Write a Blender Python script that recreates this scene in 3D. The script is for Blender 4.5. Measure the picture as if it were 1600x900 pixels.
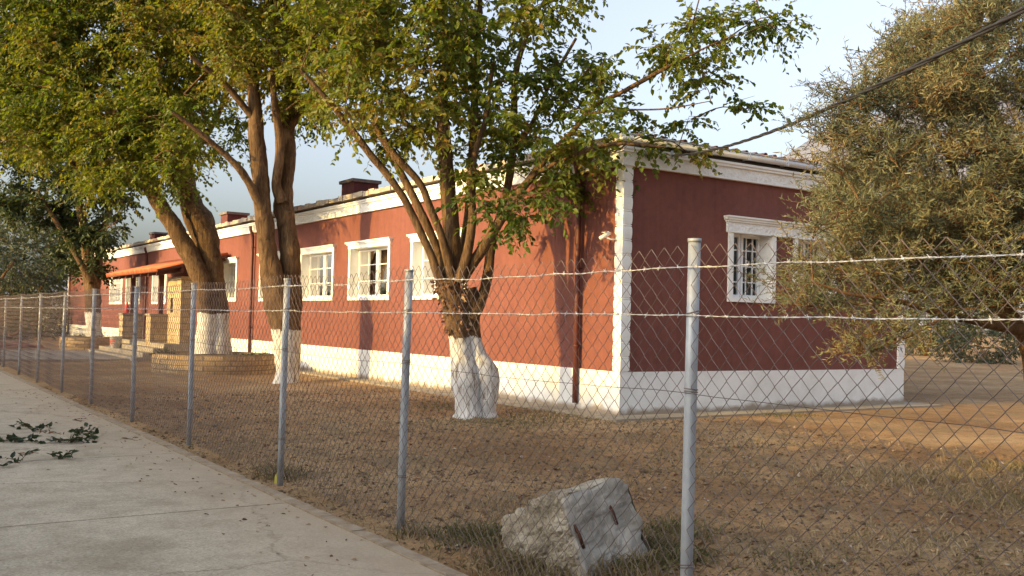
import bpy, math, random
import numpy as np
for o in list(bpy.data.objects): bpy.data.objects.remove(o)
random.seed(3); rng = np.random.default_rng(7)
scn = bpy.context.scene; COL = scn.collection
# ------------------------------------------------------------------ camera
f = 1541.; YAW = .5863; PIT = .033722; ROLL = .024
F0 = np.array([math.sin(YAW), math.cos(YAW), 0]); R0 = np.array([math.cos(YAW), -math.sin(YAW), 0]); Z = np.array([0, 0, 1.])
FW = F0*math.cos(PIT)+Z*math.sin(PIT); U0 = Z*math.cos(PIT)-F0*math.sin(PIT)
RT = R0*math.cos(ROLL)+U0*math.sin(ROLL); UP = U0*math.cos(ROLL)-R0*math.sin(ROLL)
CAM = np.array([0, 0, 1.6])
cd = bpy.data.cameras.new('camera'); cam = bpy.data.objects.new('camera', cd); COL.objects.link(cam); scn.camera = cam
cd.sensor_width = 36; cd.lens = 36*f/1600; cd.clip_start = .05; cd.clip_end = 20000
from mathutils import Matrix
cam.matrix_world = Matrix(((RT[0], UP[0], -FW[0], CAM[0]), (RT[1], UP[1], -FW[1], CAM[1]), (RT[2], UP[2], -FW[2], CAM[2]), (0, 0, 0, 1)))
# ------------------------------------------------------------------ sky, sun, exposure
EL = math.radians(12.5); AZ = math.radians(2.0)      # light comes from -X, a touch from +Y
to_sun = np.array([-math.cos(AZ)*math.cos(EL), math.sin(AZ)*math.cos(EL), math.sin(EL)])
w = bpy.data.worlds.new('World'); scn.world = w; w.use_nodes = True
nt = w.node_tree; bg = nt.nodes['Background']
sky = nt.nodes.new('ShaderNodeTexSky'); sky.sky_type = 'NISHITA'; sky.sun_disc = False
sky.sun_elevation = EL; sky.sun_rotation = math.atan2(to_sun[0], to_sun[1])
sky.air_density = 1.0; sky.dust_density = 5.6; sky.ozone_density = 2.4; sky.altitude = 50
hz = nt.nodes.new('ShaderNodeHueSaturation'); hz.inputs['Hue'].default_value = .508; hz.inputs['Saturation'].default_value = .52; nt.links.new(sky.outputs[0], hz.inputs['Color']); nt.links.new(hz.outputs[0], bg.inputs[0]); bg.inputs[1].default_value = .15
sl = bpy.data.lights.new('sun', 'SUN'); sl.energy = 2.35; sl.angle = math.radians(.6); sl.color = (1, .65, .15)
so = bpy.data.objects.new('sun', sl); COL.objects.link(so)
from mathutils import Vector
so.rotation_euler = Vector(to_sun).to_track_quat('Z', 'Y').to_euler(); so.location = (-20, 10, 20)
scn.view_settings.view_transform = 'Standard'; scn.view_settings.look = 'None'
scn.view_settings.exposure = 1.64; scn.view_settings.gamma = 1; scn.view_settings.use_curve_mapping = False
scn.render.engine = 'CYCLES'

# ------------------------------------------------------------------ projection helpers (photo pixels of the 1600 wide picture)
def D(px, py): return FW+(px-800)/f*RT+(450-py)/f*UP
def UN(px, py, z): return CAM+D(px, py)*z
def PX(px, py, X): d = D(px, py); return CAM+d*(X/d[0])
def GR(px, py, h=0): d = D(px, py); return CAM+d*((h-1.6)/d[2])
# ------------------------------------------------------------------ object helpers
ORG = {}
def props(o, label=None, cat=None, group=None, kind=None):
    if label: o['label'] = label
    if cat: o['category'] = cat
    if group: o['group'] = group
    if kind: o['kind'] = kind
    return o
def thing(name, loc, label, cat, group=None):
    o = bpy.data.objects.new(name, None); COL.objects.link(o); o.location = loc; o.empty_display_size = .2
    ORG[o.name] = np.array(loc, float); return props(o, label, cat, group)
class MB:
    def __init__(s): s.V = []; s.F = []; s.M = []; s.n = 0; s.T = []; s.sm = []
    def add(s, V, F, m=0, tint=None, smooth=False):
        V = np.asarray(V, float).reshape(-1, 3); F = np.asarray(F, int)
        s.V.append(V); s.F.append(F+s.n); s.n += len(V); s.M.append(np.full(len(F), m))
        s.T.append(np.zeros(len(F)) if tint is None else np.broadcast_to(np.asarray(tint, float), (len(F),)))
        s.sm.append(np.full(len(F), smooth))
    def box(s, a, b, m=0, tint=None):
        (x0, y0, z0), (x1, y1, z1) = np.minimum(a, b), np.maximum(a, b)
        s.add([(x0,y0,z0),(x1,y0,z0),(x1,y1,z0),(x0,y1,z0),(x0,y0,z1),(x1,y0,z1),(x1,y1,z1),(x0,y1,z1)],
              [(0,3,2,1),(4,5,6,7),(0,1,5,4),(1,2,6,5),(2,3,7,6),(3,0,4,7)], m, tint)
    def tubes(s, P, r, sides=6, m=0, tint=None, cap=True, jit=0, smooth=True):
        P = np.asarray(P, float)
        if P.ndim == 2: P = P[None]
        n, k, _ = P.shape; r = np.broadcast_to(np.asarray(r, float), (n, k))
        T = np.gradient(P, axis=1); T /= np.linalg.norm(T, axis=2, keepdims=True)+1e-9
        ref = np.where(np.abs(T.mean(1))[:, 2:3] > .75, np.array([[1., .13, 0]]), np.array([[0., 0, 1]]))[:, None, :]
        A = np.cross(T, np.broadcast_to(ref, T.shape)); A /= np.linalg.norm(A, axis=2, keepdims=True)+1e-9
        B = np.cross(T, A)
        a = np.arange(sides)/sides*2*math.pi
        rr = r[:, :, None, None]
        if jit is not None and np.ndim(jit) == 0 and jit > 0: rr = rr*(1+jit*rng.normal(size=(n, k, sides, 1)))
        V = P[:, :, None, :]+rr*(A[:, :, None, :]*np.cos(a)[None, None, :, None]+B[:, :, None, :]*np.sin(a)[None, None, :, None])
        idx = np.arange(n*k*sides).reshape(n, k, sides)
        q = np.stack([idx[:, :-1], np.roll(idx, -1, 2)[:, :-1], np.roll(idx, -1, 2)[:, 1:], idx[:, 1:]], -1).reshape(-1, 4)
        s.add(V, q, m, None if tint is None else np.repeat(np.broadcast_to(tint, (n,)), (k-1)*sides), smooth)
        if cap and sides in (3, 4, 6, 8, 10, 12, 16):
            pass
        if cap:
            c = np.concatenate([P[:, 0], P[:, -1]]); 
            ring0 = idx[:, 0]; ring1 = idx[:, -1]; base = s.n-n*k*sides
            i0 = s.n+np.arange(n)-base; i1 = i0+n
            nx = np.roll(np.arange(sides), -1)
            t0 = np.stack([np.repeat(i0[:, None], sides, 1), ring0[:, nx], ring0, ring0], -1).reshape(-1, 4)
            t1 = np.stack([np.repeat(i1[:, None], sides, 1), ring1, ring1[:, nx], ring1[:, nx]], -1).reshape(-1, 4)
            # triangles stored as 4-tuples with a repeated last index are split off on build
            s.V.append(c); s.n += 2*n
            Ft = np.concatenate([t0, t1])+base
            s.F.append(Ft); s.M.append(np.full(len(Ft), m)); s.T.append(np.zeros(len(Ft))); s.sm.append(np.full(len(Ft), False))
    def lathe(s, c, prof, sides=24, m=0, smooth=True, close=False):
        a = np.arange(sides)/sides*2*math.pi
        V = np.array([[(c[0]+r*math.cos(t), c[1]+r*math.sin(t), c[2]+z) for t in a] for r, z in prof]).reshape(-1, 3)
        k = len(prof); idx = np.arange(k*sides).reshape(k, sides)
        q = np.stack([idx[:-1], np.roll(idx, -1, 1)[:-1], np.roll(idx, -1, 1)[1:], idx[1:]], -1).reshape(-1, 4)
        s.add(V, q, m, None, smooth)
    def build(s, name, mats, parent=None, **kw):
        V = np.concatenate(s.V); Fs = s.F; org = np.zeros(3)
        if parent is not None: org = ORG[parent.name]
        V = V-org
        me = bpy.data.meshes.new(name)
        faces, M, T, S = [], [], [], []
        for Fa, m_, t_, sm_ in zip(s.F, s.M, s.T, s.sm):
            if Fa.shape[1] == 4:
                tri = Fa[:, 3] == Fa[:, 2]
                if tri.any(): faces.append(Fa[tri][:, :3]); M.append(m_[tri]); T.append(t_[tri]); S.append(sm_[tri])
                if (~tri).any(): faces.append(Fa[~tri]); M.append(m_[~tri]); T.append(t_[~tri]); S.append(sm_[~tri])
            else: faces.append(Fa); M.append(m_); T.append(t_); S.append(sm_)
        tot = np.concatenate([np.full(len(a), a.shape[1]) for a in faces]); loops = np.concatenate([a.ravel() for a in faces])
        me.vertices.add(len(V)); me.vertices.foreach_set('co', V.ravel())
        me.loops.add(len(loops)); me.loops.foreach_set('vertex_index', loops.astype(np.int32))
        me.polygons.add(len(tot)); st = np.concatenate([[0], np.cumsum(tot)[:-1]])
        me.polygons.foreach_set('loop_start', st.astype(np.int32)); me.polygons.foreach_set('loop_total', tot.astype(np.int32))
        me.polygons.foreach_set('material_index', np.concatenate(M).astype(np.int32))
        me.polygons.foreach_set('use_smooth', np.concatenate(S))
        me.update(calc_edges=True); me.validate()
        at = me.attributes.new('tint', 'FLOAT', 'FACE'); TT = np.concatenate(T)
        if len(me.polygons) == len(TT): at.data.foreach_set('value', TT.astype(np.float32))
        for m_ in (mats if isinstance(mats, (list, tuple)) else [mats]): me.materials.append(m_)
        o = bpy.data.objects.new(name, me); COL.objects.link(o)
        if parent is not None: o.parent = parent
        ORG[o.name] = org
        return props(o, **kw)
def mbox(*boxes):
    m = MB()
    for a, b in boxes: m.box(a, b)
    return m
# ------------------------------------------------------------------ numpy noise
def hsh(i): 
    i = i.astype(np.int64); i = (i ^ 61) ^ (i >> 16); i = (i*9) & 0xffffffff; i = i ^ (i >> 4); i = (i*0x27d4eb2d) & 0xffffffff; i = i ^ (i >> 15)
    return (i & 0xffff)/65535.
def vn3(P):
    P = np.asarray(P, float); i = np.floor(P).astype(np.int64); u = P-i; u = u*u*(3-2*u); r = 0
    for dx in (0, 1):
        for dy in (0, 1):
            for dz in (0, 1):
                h = hsh((i[..., 0]+dx)*73856093+(i[..., 1]+dy)*19349663+(i[..., 2]+dz)*83492791+977)
                r = r+h*np.where(dx, u[..., 0], 1-u[..., 0])*np.where(dy, u[..., 1], 1-u[..., 1])*np.where(dz, u[..., 2], 1-u[..., 2])
    return r-.5
def fbm(P, o=4):
    P = np.asarray(P, float); return sum(vn3(P*2**k+17.3*k)/2**k for k in range(o))
def ground_h(x, y):
    t = np.clip((x-8.8)/1.1, 0, 1); return .07*t*t*(3-2*t)
# ------------------------------------------------------------------ materials
def new_mat(name):
    m = bpy.data.materials.new(name); m.use_nodes = True; N = m.node_tree.nodes; return m, N, m.node_tree.links, N['Principled BSDF']
def ramp(N, stops):
    r = N.new('ShaderNodeValToRGB'); e = r.color_ramp.elements
    while len(e) < len(stops): e.new(.5)
    for k, (p, c) in enumerate(stops): e[k].position = p; e[k].color = (*c, 1)
    return r
def coords(N, L, scale=(1, 1, 1)):
    g = N.new('ShaderNodeNewGeometry'); mp = N.new('ShaderNodeMapping'); mp.inputs['Scale'].default_value = scale
    L.new(g.outputs['Position'], mp.inputs[0]); return mp
def noise(N, L, v, sc, det=5, rough=.6, dist=0):
    n = N.new('ShaderNodeTexNoise'); n.inputs['Scale'].default_value = sc; n.inputs['Detail'].default_value = det
    n.inputs['Roughness'].default_value = rough; n.inputs['Distortion'].default_value = dist; L.new(v.outputs[0], n.inputs['Vector']); return n
def mixc(N, L, fac, a, b, mode='MIX'):
    m = N.new('ShaderNodeMix'); m.data_type = 'RGBA'; m.blend_type = mode
    for i, v in ((0, fac), (6, a), (7, b)):
        if hasattr(v, 'is_linked') or hasattr(v, 'links'): L.new(v, m.inputs[i])
        elif i == 0: m.inputs[0].default_value = v
        else: m.inputs[i].default_value = (*v, 1)
    return m.outputs[2]
def bump(N, L, bs, h, strength=.5, dist=.02, normal=None):
    b = N.new('ShaderNodeBump'); b.inputs['Strength'].default_value = strength; b.inputs['Distance'].default_value = dist
    L.new(h, b.inputs['Height'])
    if normal is not None: L.new(normal, b.inputs['Normal'])
    L.new(b.outputs[0], bs.inputs['Normal']); return b.outputs[0]
def simple(name, stops, sc=6, rough=.8, metal=0, bst=.3, bsc=60, bd=.01, scale=(1, 1, 1), det=6, spec=.3, tint=False):
    m, N, L, B = new_mat(name); v = coords(N, L, scale); n = noise(N, L, v, sc, det)
    r = ramp(N, stops); L.new(n.outputs[0], r.inputs[0]); c = r.outputs[0]
    L.new(c, B.inputs['Base Color']); B.inputs['Roughness'].default_value = rough; B.inputs['Metallic'].default_value = metal
    B.inputs['Specular IOR Level'].default_value = spec
    n2 = noise(N, L, v, bsc, 4); bump(N, L, B, n2.outputs[0], bst, bd); return m
def leaf_mat(name, stops, trans=.35, rough=.5):
    m, N, L, B = new_mat(name); a = N.new('ShaderNodeAttribute'); a.attribute_name = 'tint'
    r = ramp(N, stops); L.new(a.outputs['Fac'], r.inputs[0])
    L.new(r.outputs[0], B.inputs['Base Color']); B.inputs['Roughness'].default_value = rough; B.inputs['Specular IOR Level'].default_value = .35
    t = N.new('ShaderNodeBsdfTranslucent'); mx = N.new('ShaderNodeMixShader'); mx.inputs[0].default_value = trans
    hs = N.new('ShaderNodeHueSaturation'); hs.inputs['Value'].default_value = 1.5; hs.inputs['Saturation'].default_value = 1.15; L.new(r.outputs[0], hs.inputs['Color']); L.new(hs.outputs[0], t.inputs[0])
    L.new(B.outputs[0], mx.inputs[1]); L.new(t.outputs[0], mx.inputs[2]); L.new(mx.outputs[0], N['Material Output'].inputs[0]); return m
def tint_mat(name, stops, rough=.8, bsc=40, bst=.3, bd=.01):
    m, N, L, B = new_mat(name); a = N.new('ShaderNodeAttribute'); a.attribute_name = 'tint'
    v = coords(N, L); n = noise(N, L, v, 25, 5); ad = N.new('ShaderNodeMath'); ad.operation = 'MULTIPLY_ADD'; ad.inputs[1].default_value = .5; ad.inputs[2].default_value = -.25
    L.new(n.outputs[0], ad.inputs[0]); a2 = N.new('ShaderNodeMath'); L.new(a.outputs['Fac'], a2.inputs[0]); L.new(ad.outputs[0], a2.inputs[1])
    r = ramp(N, stops); L.new(a2.outputs[0], r.inputs[0]); L.new(r.outputs[0], B.inputs['Base Color']); B.inputs['Roughness'].default_value = rough
    n2 = noise(N, L, v, bsc, 4); bump(N, L, B, n2.outputs[0], bst, bd); return m

def make_wall_mat():
    m, N, L, B = new_mat('red_wall_paint'); v = coords(N, L); n = noise(N, L, v, .7, 6, .65); n3 = noise(N, L, v, 9, 4)
    r = ramp(N, [(.3, (.166, .060, .046)), (.5, (.188, .069, .053)), (.7, (.211, .079, .061))]); L.new(n.outputs[0], r.inputs[0])
    r2 = ramp(N, [(.3, (.86, .87, .88)), (.7, (1.04, 1.04, 1.04))]); L.new(n3.outputs[0], r2.inputs[0])
    c = mixc(N, L, 1.0, r.outputs[0], r2.outputs[0], 'MULTIPLY')
    # faint vertical rain streaks
    vs = coords(N, L, (6, 6, .25)); ns = noise(N, L, vs, 1.5, 4); rs = ramp(N, [(.35, (.86, .86, .88)), (.6, (1, 1, 1))]); L.new(ns.outputs[0], rs.inputs[0])
    c = mixc(N, L, .8, c, rs.outputs[0], 'MULTIPLY'); L.new(c, B.inputs['Base Color'])
    B.inputs['Roughness'].default_value = .85; B.inputs['Specular IOR Level'].default_value = .2
    n2 = noise(N, L, v, 55, 5, .7); nb = noise(N, L, v, 3, 3)
    b1 = bump(N, L, B, nb.outputs[0], .25, .03); bump(N, L, B, n2.outputs[0], .35, .008, b1); return m
def make_plinth_mat():
    m, N, L, B = new_mat('white_stucco_plinth'); v = coords(N, L); n = noise(N, L, v, 1.2, 6, .7)
    r = ramp(N, [(.25, (.62, .60, .56)), (.55, (.80, .79, .76)), (.8, (.83, .82, .80))]); L.new(n.outputs[0], r.inputs[0])
    g = N.new('ShaderNodeSeparateXYZ'); L.new(v.outputs[0], g.inputs[0]); nd = noise(N, L, v, 3.5, 5)
    a = N.new('ShaderNodeMath'); a.operation = 'MULTIPLY_ADD'; a.inputs[1].default_value = -.28; L.new(nd.outputs[0], a.inputs[0]); L.new(g.outputs[2], a.inputs[2])
    rz = ramp(N, [(0, (1, 1, 1)), (.09, (0, 0, 0))]); L.new(a.outputs[0], rz.inputs[0])
    c = mixc(N, L, rz.outputs[0], r.outputs[0], (.33, .26, .19)); L.new(c, B.inputs['Base Color']); B.inputs['Roughness'].default_value = .9
    n2 = noise(N, L, v, 32, 4, .7); nb = noise(N, L, v, 6, 3); b1 = bump(N, L, B, nb.outputs[0], .3, .03); bump(N, L, B, n2.outputs[0], .8, .018, b1); return m
def make_bark(name, white_top=1.0, stops=((.34, (.045, .028, .017)), (.5, (.13, .080, .044)), (.72, (.24, .155, .085)))):
    m, N, L, B = new_mat(name); v = coords(N, L, (1, 1, .22)); n = noise(N, L, v, 13, 7, .72, .8)
    vl = coords(N, L); nl = noise(N, L, vl, 2.2, 4)
    r = ramp(N, list(stops)); L.new(n.outputs[0], r.inputs[0])
    rl = ramp(N, [(.3, (.7, .66, .6)), (.7, (1.1, 1.05, .95))]); L.new(nl.outputs[0], rl.inputs[0])
    c = mixc(N, L, 1.0, r.outputs[0], rl.outputs[0], 'MULTIPLY')
    if white_top:
        g = N.new('ShaderNodeSeparateXYZ'); L.new(vl.outputs[0], g.inputs[0])
        nd = noise(N, L, vl, 7, 6, .75); a = N.new('ShaderNodeMath'); a.operation = 'MULTIPLY_ADD'; a.inputs[1].default_value = .30; L.new(nd.outputs[0], a.inputs[0]); L.new(g.outputs[2], a.inputs[2])
        lt = N.new('ShaderNodeMath'); lt.operation = 'LESS_THAN'; lt.inputs[1].default_value = white_top+.15; L.new(a.outputs[0], lt.inputs[0])
        nw = noise(N, L, v, 16, 6, .7); rw = ramp(N, [(.33, (.16, .12, .085)), (.40, (.42, .38, .33)), (.48, (.62, .60, .57)), (.7, (.75, .74, .72))]); L.new(nw.outputs[0], rw.inputs[0])
        c = mixc(N, L, lt.outputs[0], c, rw.outputs[0])
    L.new(c, B.inputs['Base Color']); B.inputs['Roughness'].default_value = .9; B.inputs['Specular IOR Level'].default_value = .15
    bump(N, L, B, n.outputs[0], 1.0, .06); return m
def make_ground():
    m, N, L, B = new_mat('bare_soil'); v = coords(N, L)
    n1 = noise(N, L, v, .35, 6, .6); n2 = noise(N, L, v, 4.5, 8, .75); n3 = noise(N, L, v, 38, 6, .75); n4 = noise(N, L, v, 1.3, 6, .65)
    r = ramp(N, [(.32, (.235, .136, .066)), (.5, (.34, .213, .109)), (.68, (.44, .305, .168))]); L.new(n1.outputs[0], r.inputs[0])
    r2 = ramp(N, [(.3, (.55, .52, .5)), (.5, (1, 1, 1)), (.72, (1.35, 1.3, 1.22))]); L.new(n2.outputs[0], r2.inputs[0])
    r3 = ramp(N, [(.3, (.5, .48, .45)), (.5, (1, 1, 1)), (.7, (1.5, 1.45, 1.35))]); L.new(n3.outputs[0], r3.inputs[0])
    c = mixc(N, L, .85, r.outputs[0], r2.outputs[0], 'MULTIPLY'); c = mixc(N, L, .8, c, r3.outputs[0], 'MULTIPLY')
    # dry thatch patches
    r4 = ramp(N, [(.5, (0, 0, 0)), (.68, (.8, .8, .8))]); L.new(n4.outputs[0], r4.inputs[0])
    vt = coords(N, L, (1, .5, 1)); nt_ = noise(N, L, vt, 70, 4, .8, 1.5); rt = ramp(N, [(.3, (.09, .07, .04)), (.65, (.34, .26, .15))]); L.new(nt_.outputs[0], rt.inputs[0])
    c = mixc(N, L, r4.outputs[0], c, rt.outputs[0]); L.new(c, B.inputs['Base Color']); B.inputs['Roughness'].default_value = .95; B.inputs['Specular IOR Level'].default_value = .1
    b1 = bump(N, L, B, n2.outputs[0], .8, .05); bump(N, L, B, n3.outputs[0], .9, .02, b1); return m
def make_road():
    m, N, L, B = new_mat('worn_concrete'); v = coords(N, L)
    n1 = noise(N, L, v, .55, 6, .6); n2 = noise(N, L, v, 48, 5, .85); n3 = noise(N, L, v, 3.2, 6, .7)
    r = ramp(N, [(.3, (.42, .355, .25)), (.7, (.54, .46, .335))]); L.new(n1.outputs[0], r.inputs[0])
    r2 = ramp(N, [(.36, (.35, .34, .32)), (.46, (.92, .92, .91)), (.55, (1, 1, 1)), (.66, (1.6, 1.58, 1.52))]); L.new(n2.outputs[0], r2.inputs[0])
    c = mixc(N, L, .8, r.outputs[0], r2.outputs[0], 'MULTIPLY')
    r3 = ramp(N, [(.3, (.75, .72, .68)), (.6, (1.05, 1.05, 1.05))]); L.new(n3.outputs[0], r3.inputs[0]); c = mixc(N, L, .9, c, r3.outputs[0], 'MULTIPLY')
    n5 = noise(N, L, v, 1.1, 7, .7, .8); r5 = ramp(N, [(.34, (.74, .71, .66)), (.50, (1, 1, 1)), (.62, (1, 1, 1)), (.74, (1.15, 1.13, 1.08))]); L.new(n5.outputs[0], r5.inputs[0]); c = mixc(N, L, .8, c, r5.outputs[0], 'MULTIPLY')
    vo = N.new('ShaderNodeTexVoronoi'); vo.feature = 'DISTANCE_TO_EDGE'; vo.inputs['Scale'].default_value = .42; nd = noise(N, L, v, 2.2, 6, .7); vm = N.new('ShaderNodeMix'); vm.data_type = 'RGBA'; vm.inputs[0].default_value = .35; L.new(v.outputs[0], vm.inputs[6]); L.new(nd.outputs['Color'], vm.inputs[7]); L.new(vm.outputs[2], vo.inputs['Vector'])
    rc = ramp(N, [(0, (.35, .31, .26)), (.006, (1, 1, 1))]); L.new(vo.outputs[0], rc.inputs[0]); c = mixc(N, L, .7, c, rc.outputs[0], 'MULTIPLY')
    # soil dust washed over the edge next to the kerb
    g = N.new('ShaderNodeSeparateXYZ'); L.new(v.outputs[0], g.inputs[0]); a = N.new('ShaderNodeMath'); a.operation = 'MULTIPLY_ADD'; a.inputs[1].default_value = 1.6; L.new(n1.outputs[0], a.inputs[0]); L.new(g.outputs[0], a.inputs[2])
    rz = ramp(N, [(0, (0, 0, 0)), (1, (.75, .75, .75))]); mr = N.new('ShaderNodeMapRange'); mr.inputs[1].default_value = 2.7; mr.inputs[2].default_value = 4.0; L.new(a.outputs[0], mr.inputs[0]); L.new(mr.outputs[0], rz.inputs[0])
    c = mixc(N, L, rz.outputs[0], c, (.38, .29, .19)); L.new(c, B.inputs['Base Color']); B.inputs['Roughness'].default_value = .9
    bump(N, L, B, n2.outputs[0], .5, .006); return m
def make_stonework(name, c1, c2, mort, bw=.34, rh=.17):
    m, N, L, B = new_mat(name); g = N.new('ShaderNodeNewGeometry'); sp = N.new('ShaderNodeSeparateXYZ'); L.new(g.outputs['Position'], sp.inputs[0])
    ad = N.new('ShaderNodeMath'); L.new(sp.outputs[0], ad.inputs[0]); L.new(sp.outputs[1], ad.inputs[1]); cb = N.new('ShaderNodeCombineXYZ'); L.new(ad.outputs[0], cb.inputs[0]); L.new(sp.outputs[2], cb.inputs[1])
    b = N.new('ShaderNodeTexBrick'); L.new(cb.outputs[0], b.inputs[0]); b.inputs['Color1'].default_value = (*c1, 1); b.inputs['Color2'].default_value = (*c2, 1); b.inputs['Mortar'].default_value = (*mort, 1)
    b.inputs['Scale'].default_value = 1; b.inputs['Brick Width'].default_value = bw; b.inputs['Row Height'].default_value = rh; b.inputs['Mortar Size'].default_value = .012
    v = coords(N, L); n = noise(N, L, v, 12, 6); r = ramp(N, [(.3, (.7, .7, .7)), (.7, (1.2, 1.2, 1.2))]); L.new(n.outputs[0], r.inputs[0])
    c = mixc(N, L, 1.0, b.outputs[0], r.outputs[0], 'MULTIPLY'); L.new(c, B.inputs['Base Color']); B.inputs['Roughness'].default_value = .9
    iv = N.new('ShaderNodeMath'); iv.operation = 'SUBTRACT'; iv.inputs[0].default_value = 1; L.new(b.outputs['Fac'], iv.inputs[1]); b1 = bump(N, L, B, iv.outputs[0], .6, .02); bump(N, L, B, n.outputs[0], .5, .02, b1); return m
def make_glass():
    m, N, L, B = new_mat('window_glass'); B.inputs['Base Color'].default_value = (.02, .022, .025, 1); B.inputs['Roughness'].default_value = .03; B.inputs['Specular IOR Level'].default_value = .6
    t = N.new('ShaderNodeBsdfTransparent'); t.inputs[0].default_value = (.85, .88, .88, 1); gl = N.new('ShaderNodeBsdfGlossy'); gl.inputs['Roughness'].default_value = .02
    fr = N.new('ShaderNodeFresnel'); fr.inputs[0].default_value = 1.6; mx = N.new('ShaderNodeMixShader'); L.new(fr.outputs[0], mx.inputs[0]); L.new(t.outputs[0], mx.inputs[1]); L.new(gl.outputs[0], mx.inputs[2]); L.new(mx.outputs[0], N['Material Output'].inputs[0]); return m
def make_ornament():
    m, N, L, B = new_mat('white_moulding_ornament'); v = coords(N, L); n = noise(N, L, v, 4, 5)
    r = ramp(N, [(.3, (.70, .68, .63)), (.7, (.82, .81, .78))]); L.new(n.outputs[0], r.inputs[0]); L.new(r.outputs[0], B.inputs['Base Color']); B.inputs['Roughness'].default_value = .75
    vo = N.new('ShaderNodeTexVoronoi'); vo.inputs['Scale'].default_value = 17; L.new(v.outputs[0], vo.inputs['Vector']); bump(N, L, B, vo.outputs[0], .9, .02); return m

M = {}
M['wall'] = make_wall_mat(); M['plinth'] = make_plinth_mat(); M['ground'] = make_ground(); M['road'] = make_road(); M['glass'] = make_glass(); M['ornament'] = make_ornament()
M['trim'] = simple('white_trim_paint', [(.25, (.68, .66, .60)), (.5, (.80, .79, .75)), (.8, (.83, .82, .79))], 3, .7, bst=.2, bsc=40)
M['sash'] = simple('white_window_frame', [(.3, (.74, .74, .73)), (.7, (.82, .82, .81))], 5, .4, bst=.05)
M['curtain'] = simple('tan_curtain', [(.3, (.42, .30, .17)), (.7, (.58, .44, .27))], 2, .9, bst=.5, bsc=14, bd=.03, scale=(1, 1, .05))
M['dark'] = simple('dark_interior', [(.3, (.03, .028, .026)), (.7, (.05, .047, .043))], 2, .9)
M['pipe'] = simple('maroon_downpipe', [(.3, (.085, .026, .022)), (.7, (.115, .035, .028))], 4, .5, bst=.1)
M['chimney'] = simple('maroon_chimney_render', [(.3, (.085, .03, .028)), (.55, (.115, .038, .035)), (.8, (.16, .06, .052))], 5, .9, bst=.5, bsc=30)
M['cap'] = simple('grey_cement', [(.3, (.12, .10, .09)), (.7, (.2, .175, .155))], 8, .9, bst=.4)
M['eave_tile'] = tint_mat('eave_tile_edge', [(0, (.30, .24, .19)), (.35, (.42, .36, .28)), (.6, (.50, .44, .36)), (.8, (.45, .25, .17)), (1, (.6, .56, .5))])
M['roof'] = tint_mat('clay_roof_tile', [(0, (.38, .13, .065)), (.5, (.48, .18, .09)), (1, (.55, .27, .15))])
M['gutter'] = simple('pale_metal_gutter', [(.3, (.55, .56, .57)), (.7, (.66, .67, .68))], 3, .45, .2, bst=.1)
M['shade'] = simple('painted_eave_shade', [(.3, (.05, .04, .035)), (.7, (.09, .07, .06))], 5, .9)  # near-black colour stands in for shade in the eave gap
M['canopy'] = tint_mat('orange_canopy_tile', [(0, (.36, .075, .022)), (.5, (.46, .11, .034)), (1, (.52, .17, .06))])
M['brownpaint'] = simple('dark_red_brown_timber', [(.3, (.07, .025, .02)), (.7, (.11, .04, .03))], 6, .6, bst=.2)
M['stone'] = make_stonework('tan_stonework', (.34, .24, .12), (.48, .36, .20), (.22, .17, .11), .42, .21)
M['brickring'] = make_stonework('tan_stone_ring', (.30, .20, .10), (.42, .29, .15), (.16, .11, .065), .33, .13)
M['step'] = simple('grey_step_concrete', [(.3, (.26, .22, .165)), (.7, (.38, .33, .26))], 5, .9, bst=.4)
M['apron'] = simple('pale_apron_concrete', [(.3, (.23, .185, .13)), (.5, (.31, .26, .19)), (.8, (.36, .31, .24))], 2.5, .95, bst=.5, bsc=25)
M['path'] = simple('gravel_path', [(.3, (.28, .23, .17)), (.7, (.42, .36, .28))], 14, .95, bst=.8, bsc=50, bd=.03)
M['kerb'] = simple('rough_kerb_concrete', [(.3, (.22, .155, .095)), (.5, (.33, .255, .17)), (.75, (.42, .345, .25))], 7, .95, bst=.8, bsc=30, bd=.02)
M['joint'] = simple('road_joint', [(.3, (.05, .04, .03)), (.7, (.09, .075, .055))], 9, .95)
M['galv'] = simple('galvanised_steel', [(.25, (.25, .265, .28)), (.5, (.33, .345, .36)), (.8, (.42, .43, .43))], 7, .5, .25, bst=.15, bsc=120, bd=.004)
M['galv2'] = simple('weathered_post_rust', [(.3, (.16, .13, .10)), (.7, (.30, .27, .23))], 14, .7, .2)
M['mesh'] = simple('dull_wire', [(.3, (.13, .095, .08)), (.7, (.23, .175, .15))], 12, .55, .35, bst=0)
M['barb'] = simple('bright_barbed_wire', [(.3, (.42, .40, .37)), (.7, (.58, .56, .53))], 12, .45, .2, bst=0)
M['wire'] = simple('dark_wire', [(.3, (.07, .055, .045)), (.7, (.11, .09, .075))], 12, .6, .3, bst=0)
M['cable'] = simple('black_cable', [(.3, (.018, .017, .018)), (.7, (.03, .028, .03))], 12, .55, bst=0)
M['block'] = simple('old_concrete_block', [(.3, (.15, .125, .085)), (.5, (.37, .315, .23)), (.68, (.52, .46, .36))], 6, .95, bst=1.0, bsc=38, bd=.03, det=9)
M['blockface'] = simple('smooth_concrete_face', [(.3, (.19, .165, .13)), (.5, (.33, .30, .25)), (.72, (.45, .415, .355))], 5, .9, bst=.5, bsc=45, bd=.01, det=9)
M['rust'] = simple('rusty_iron', [(.3, (.05, .018, .010)), (.7, (.11, .045, .025))], 20, .9, bst=.6)
M['clod'] = tint_mat('soil_clod', [(0, (.075, .045, .025)), (.45, (.15, .095, .052)), (.75, (.23, .16, .095)), (1, (.38, .32, .25))], .95)
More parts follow.
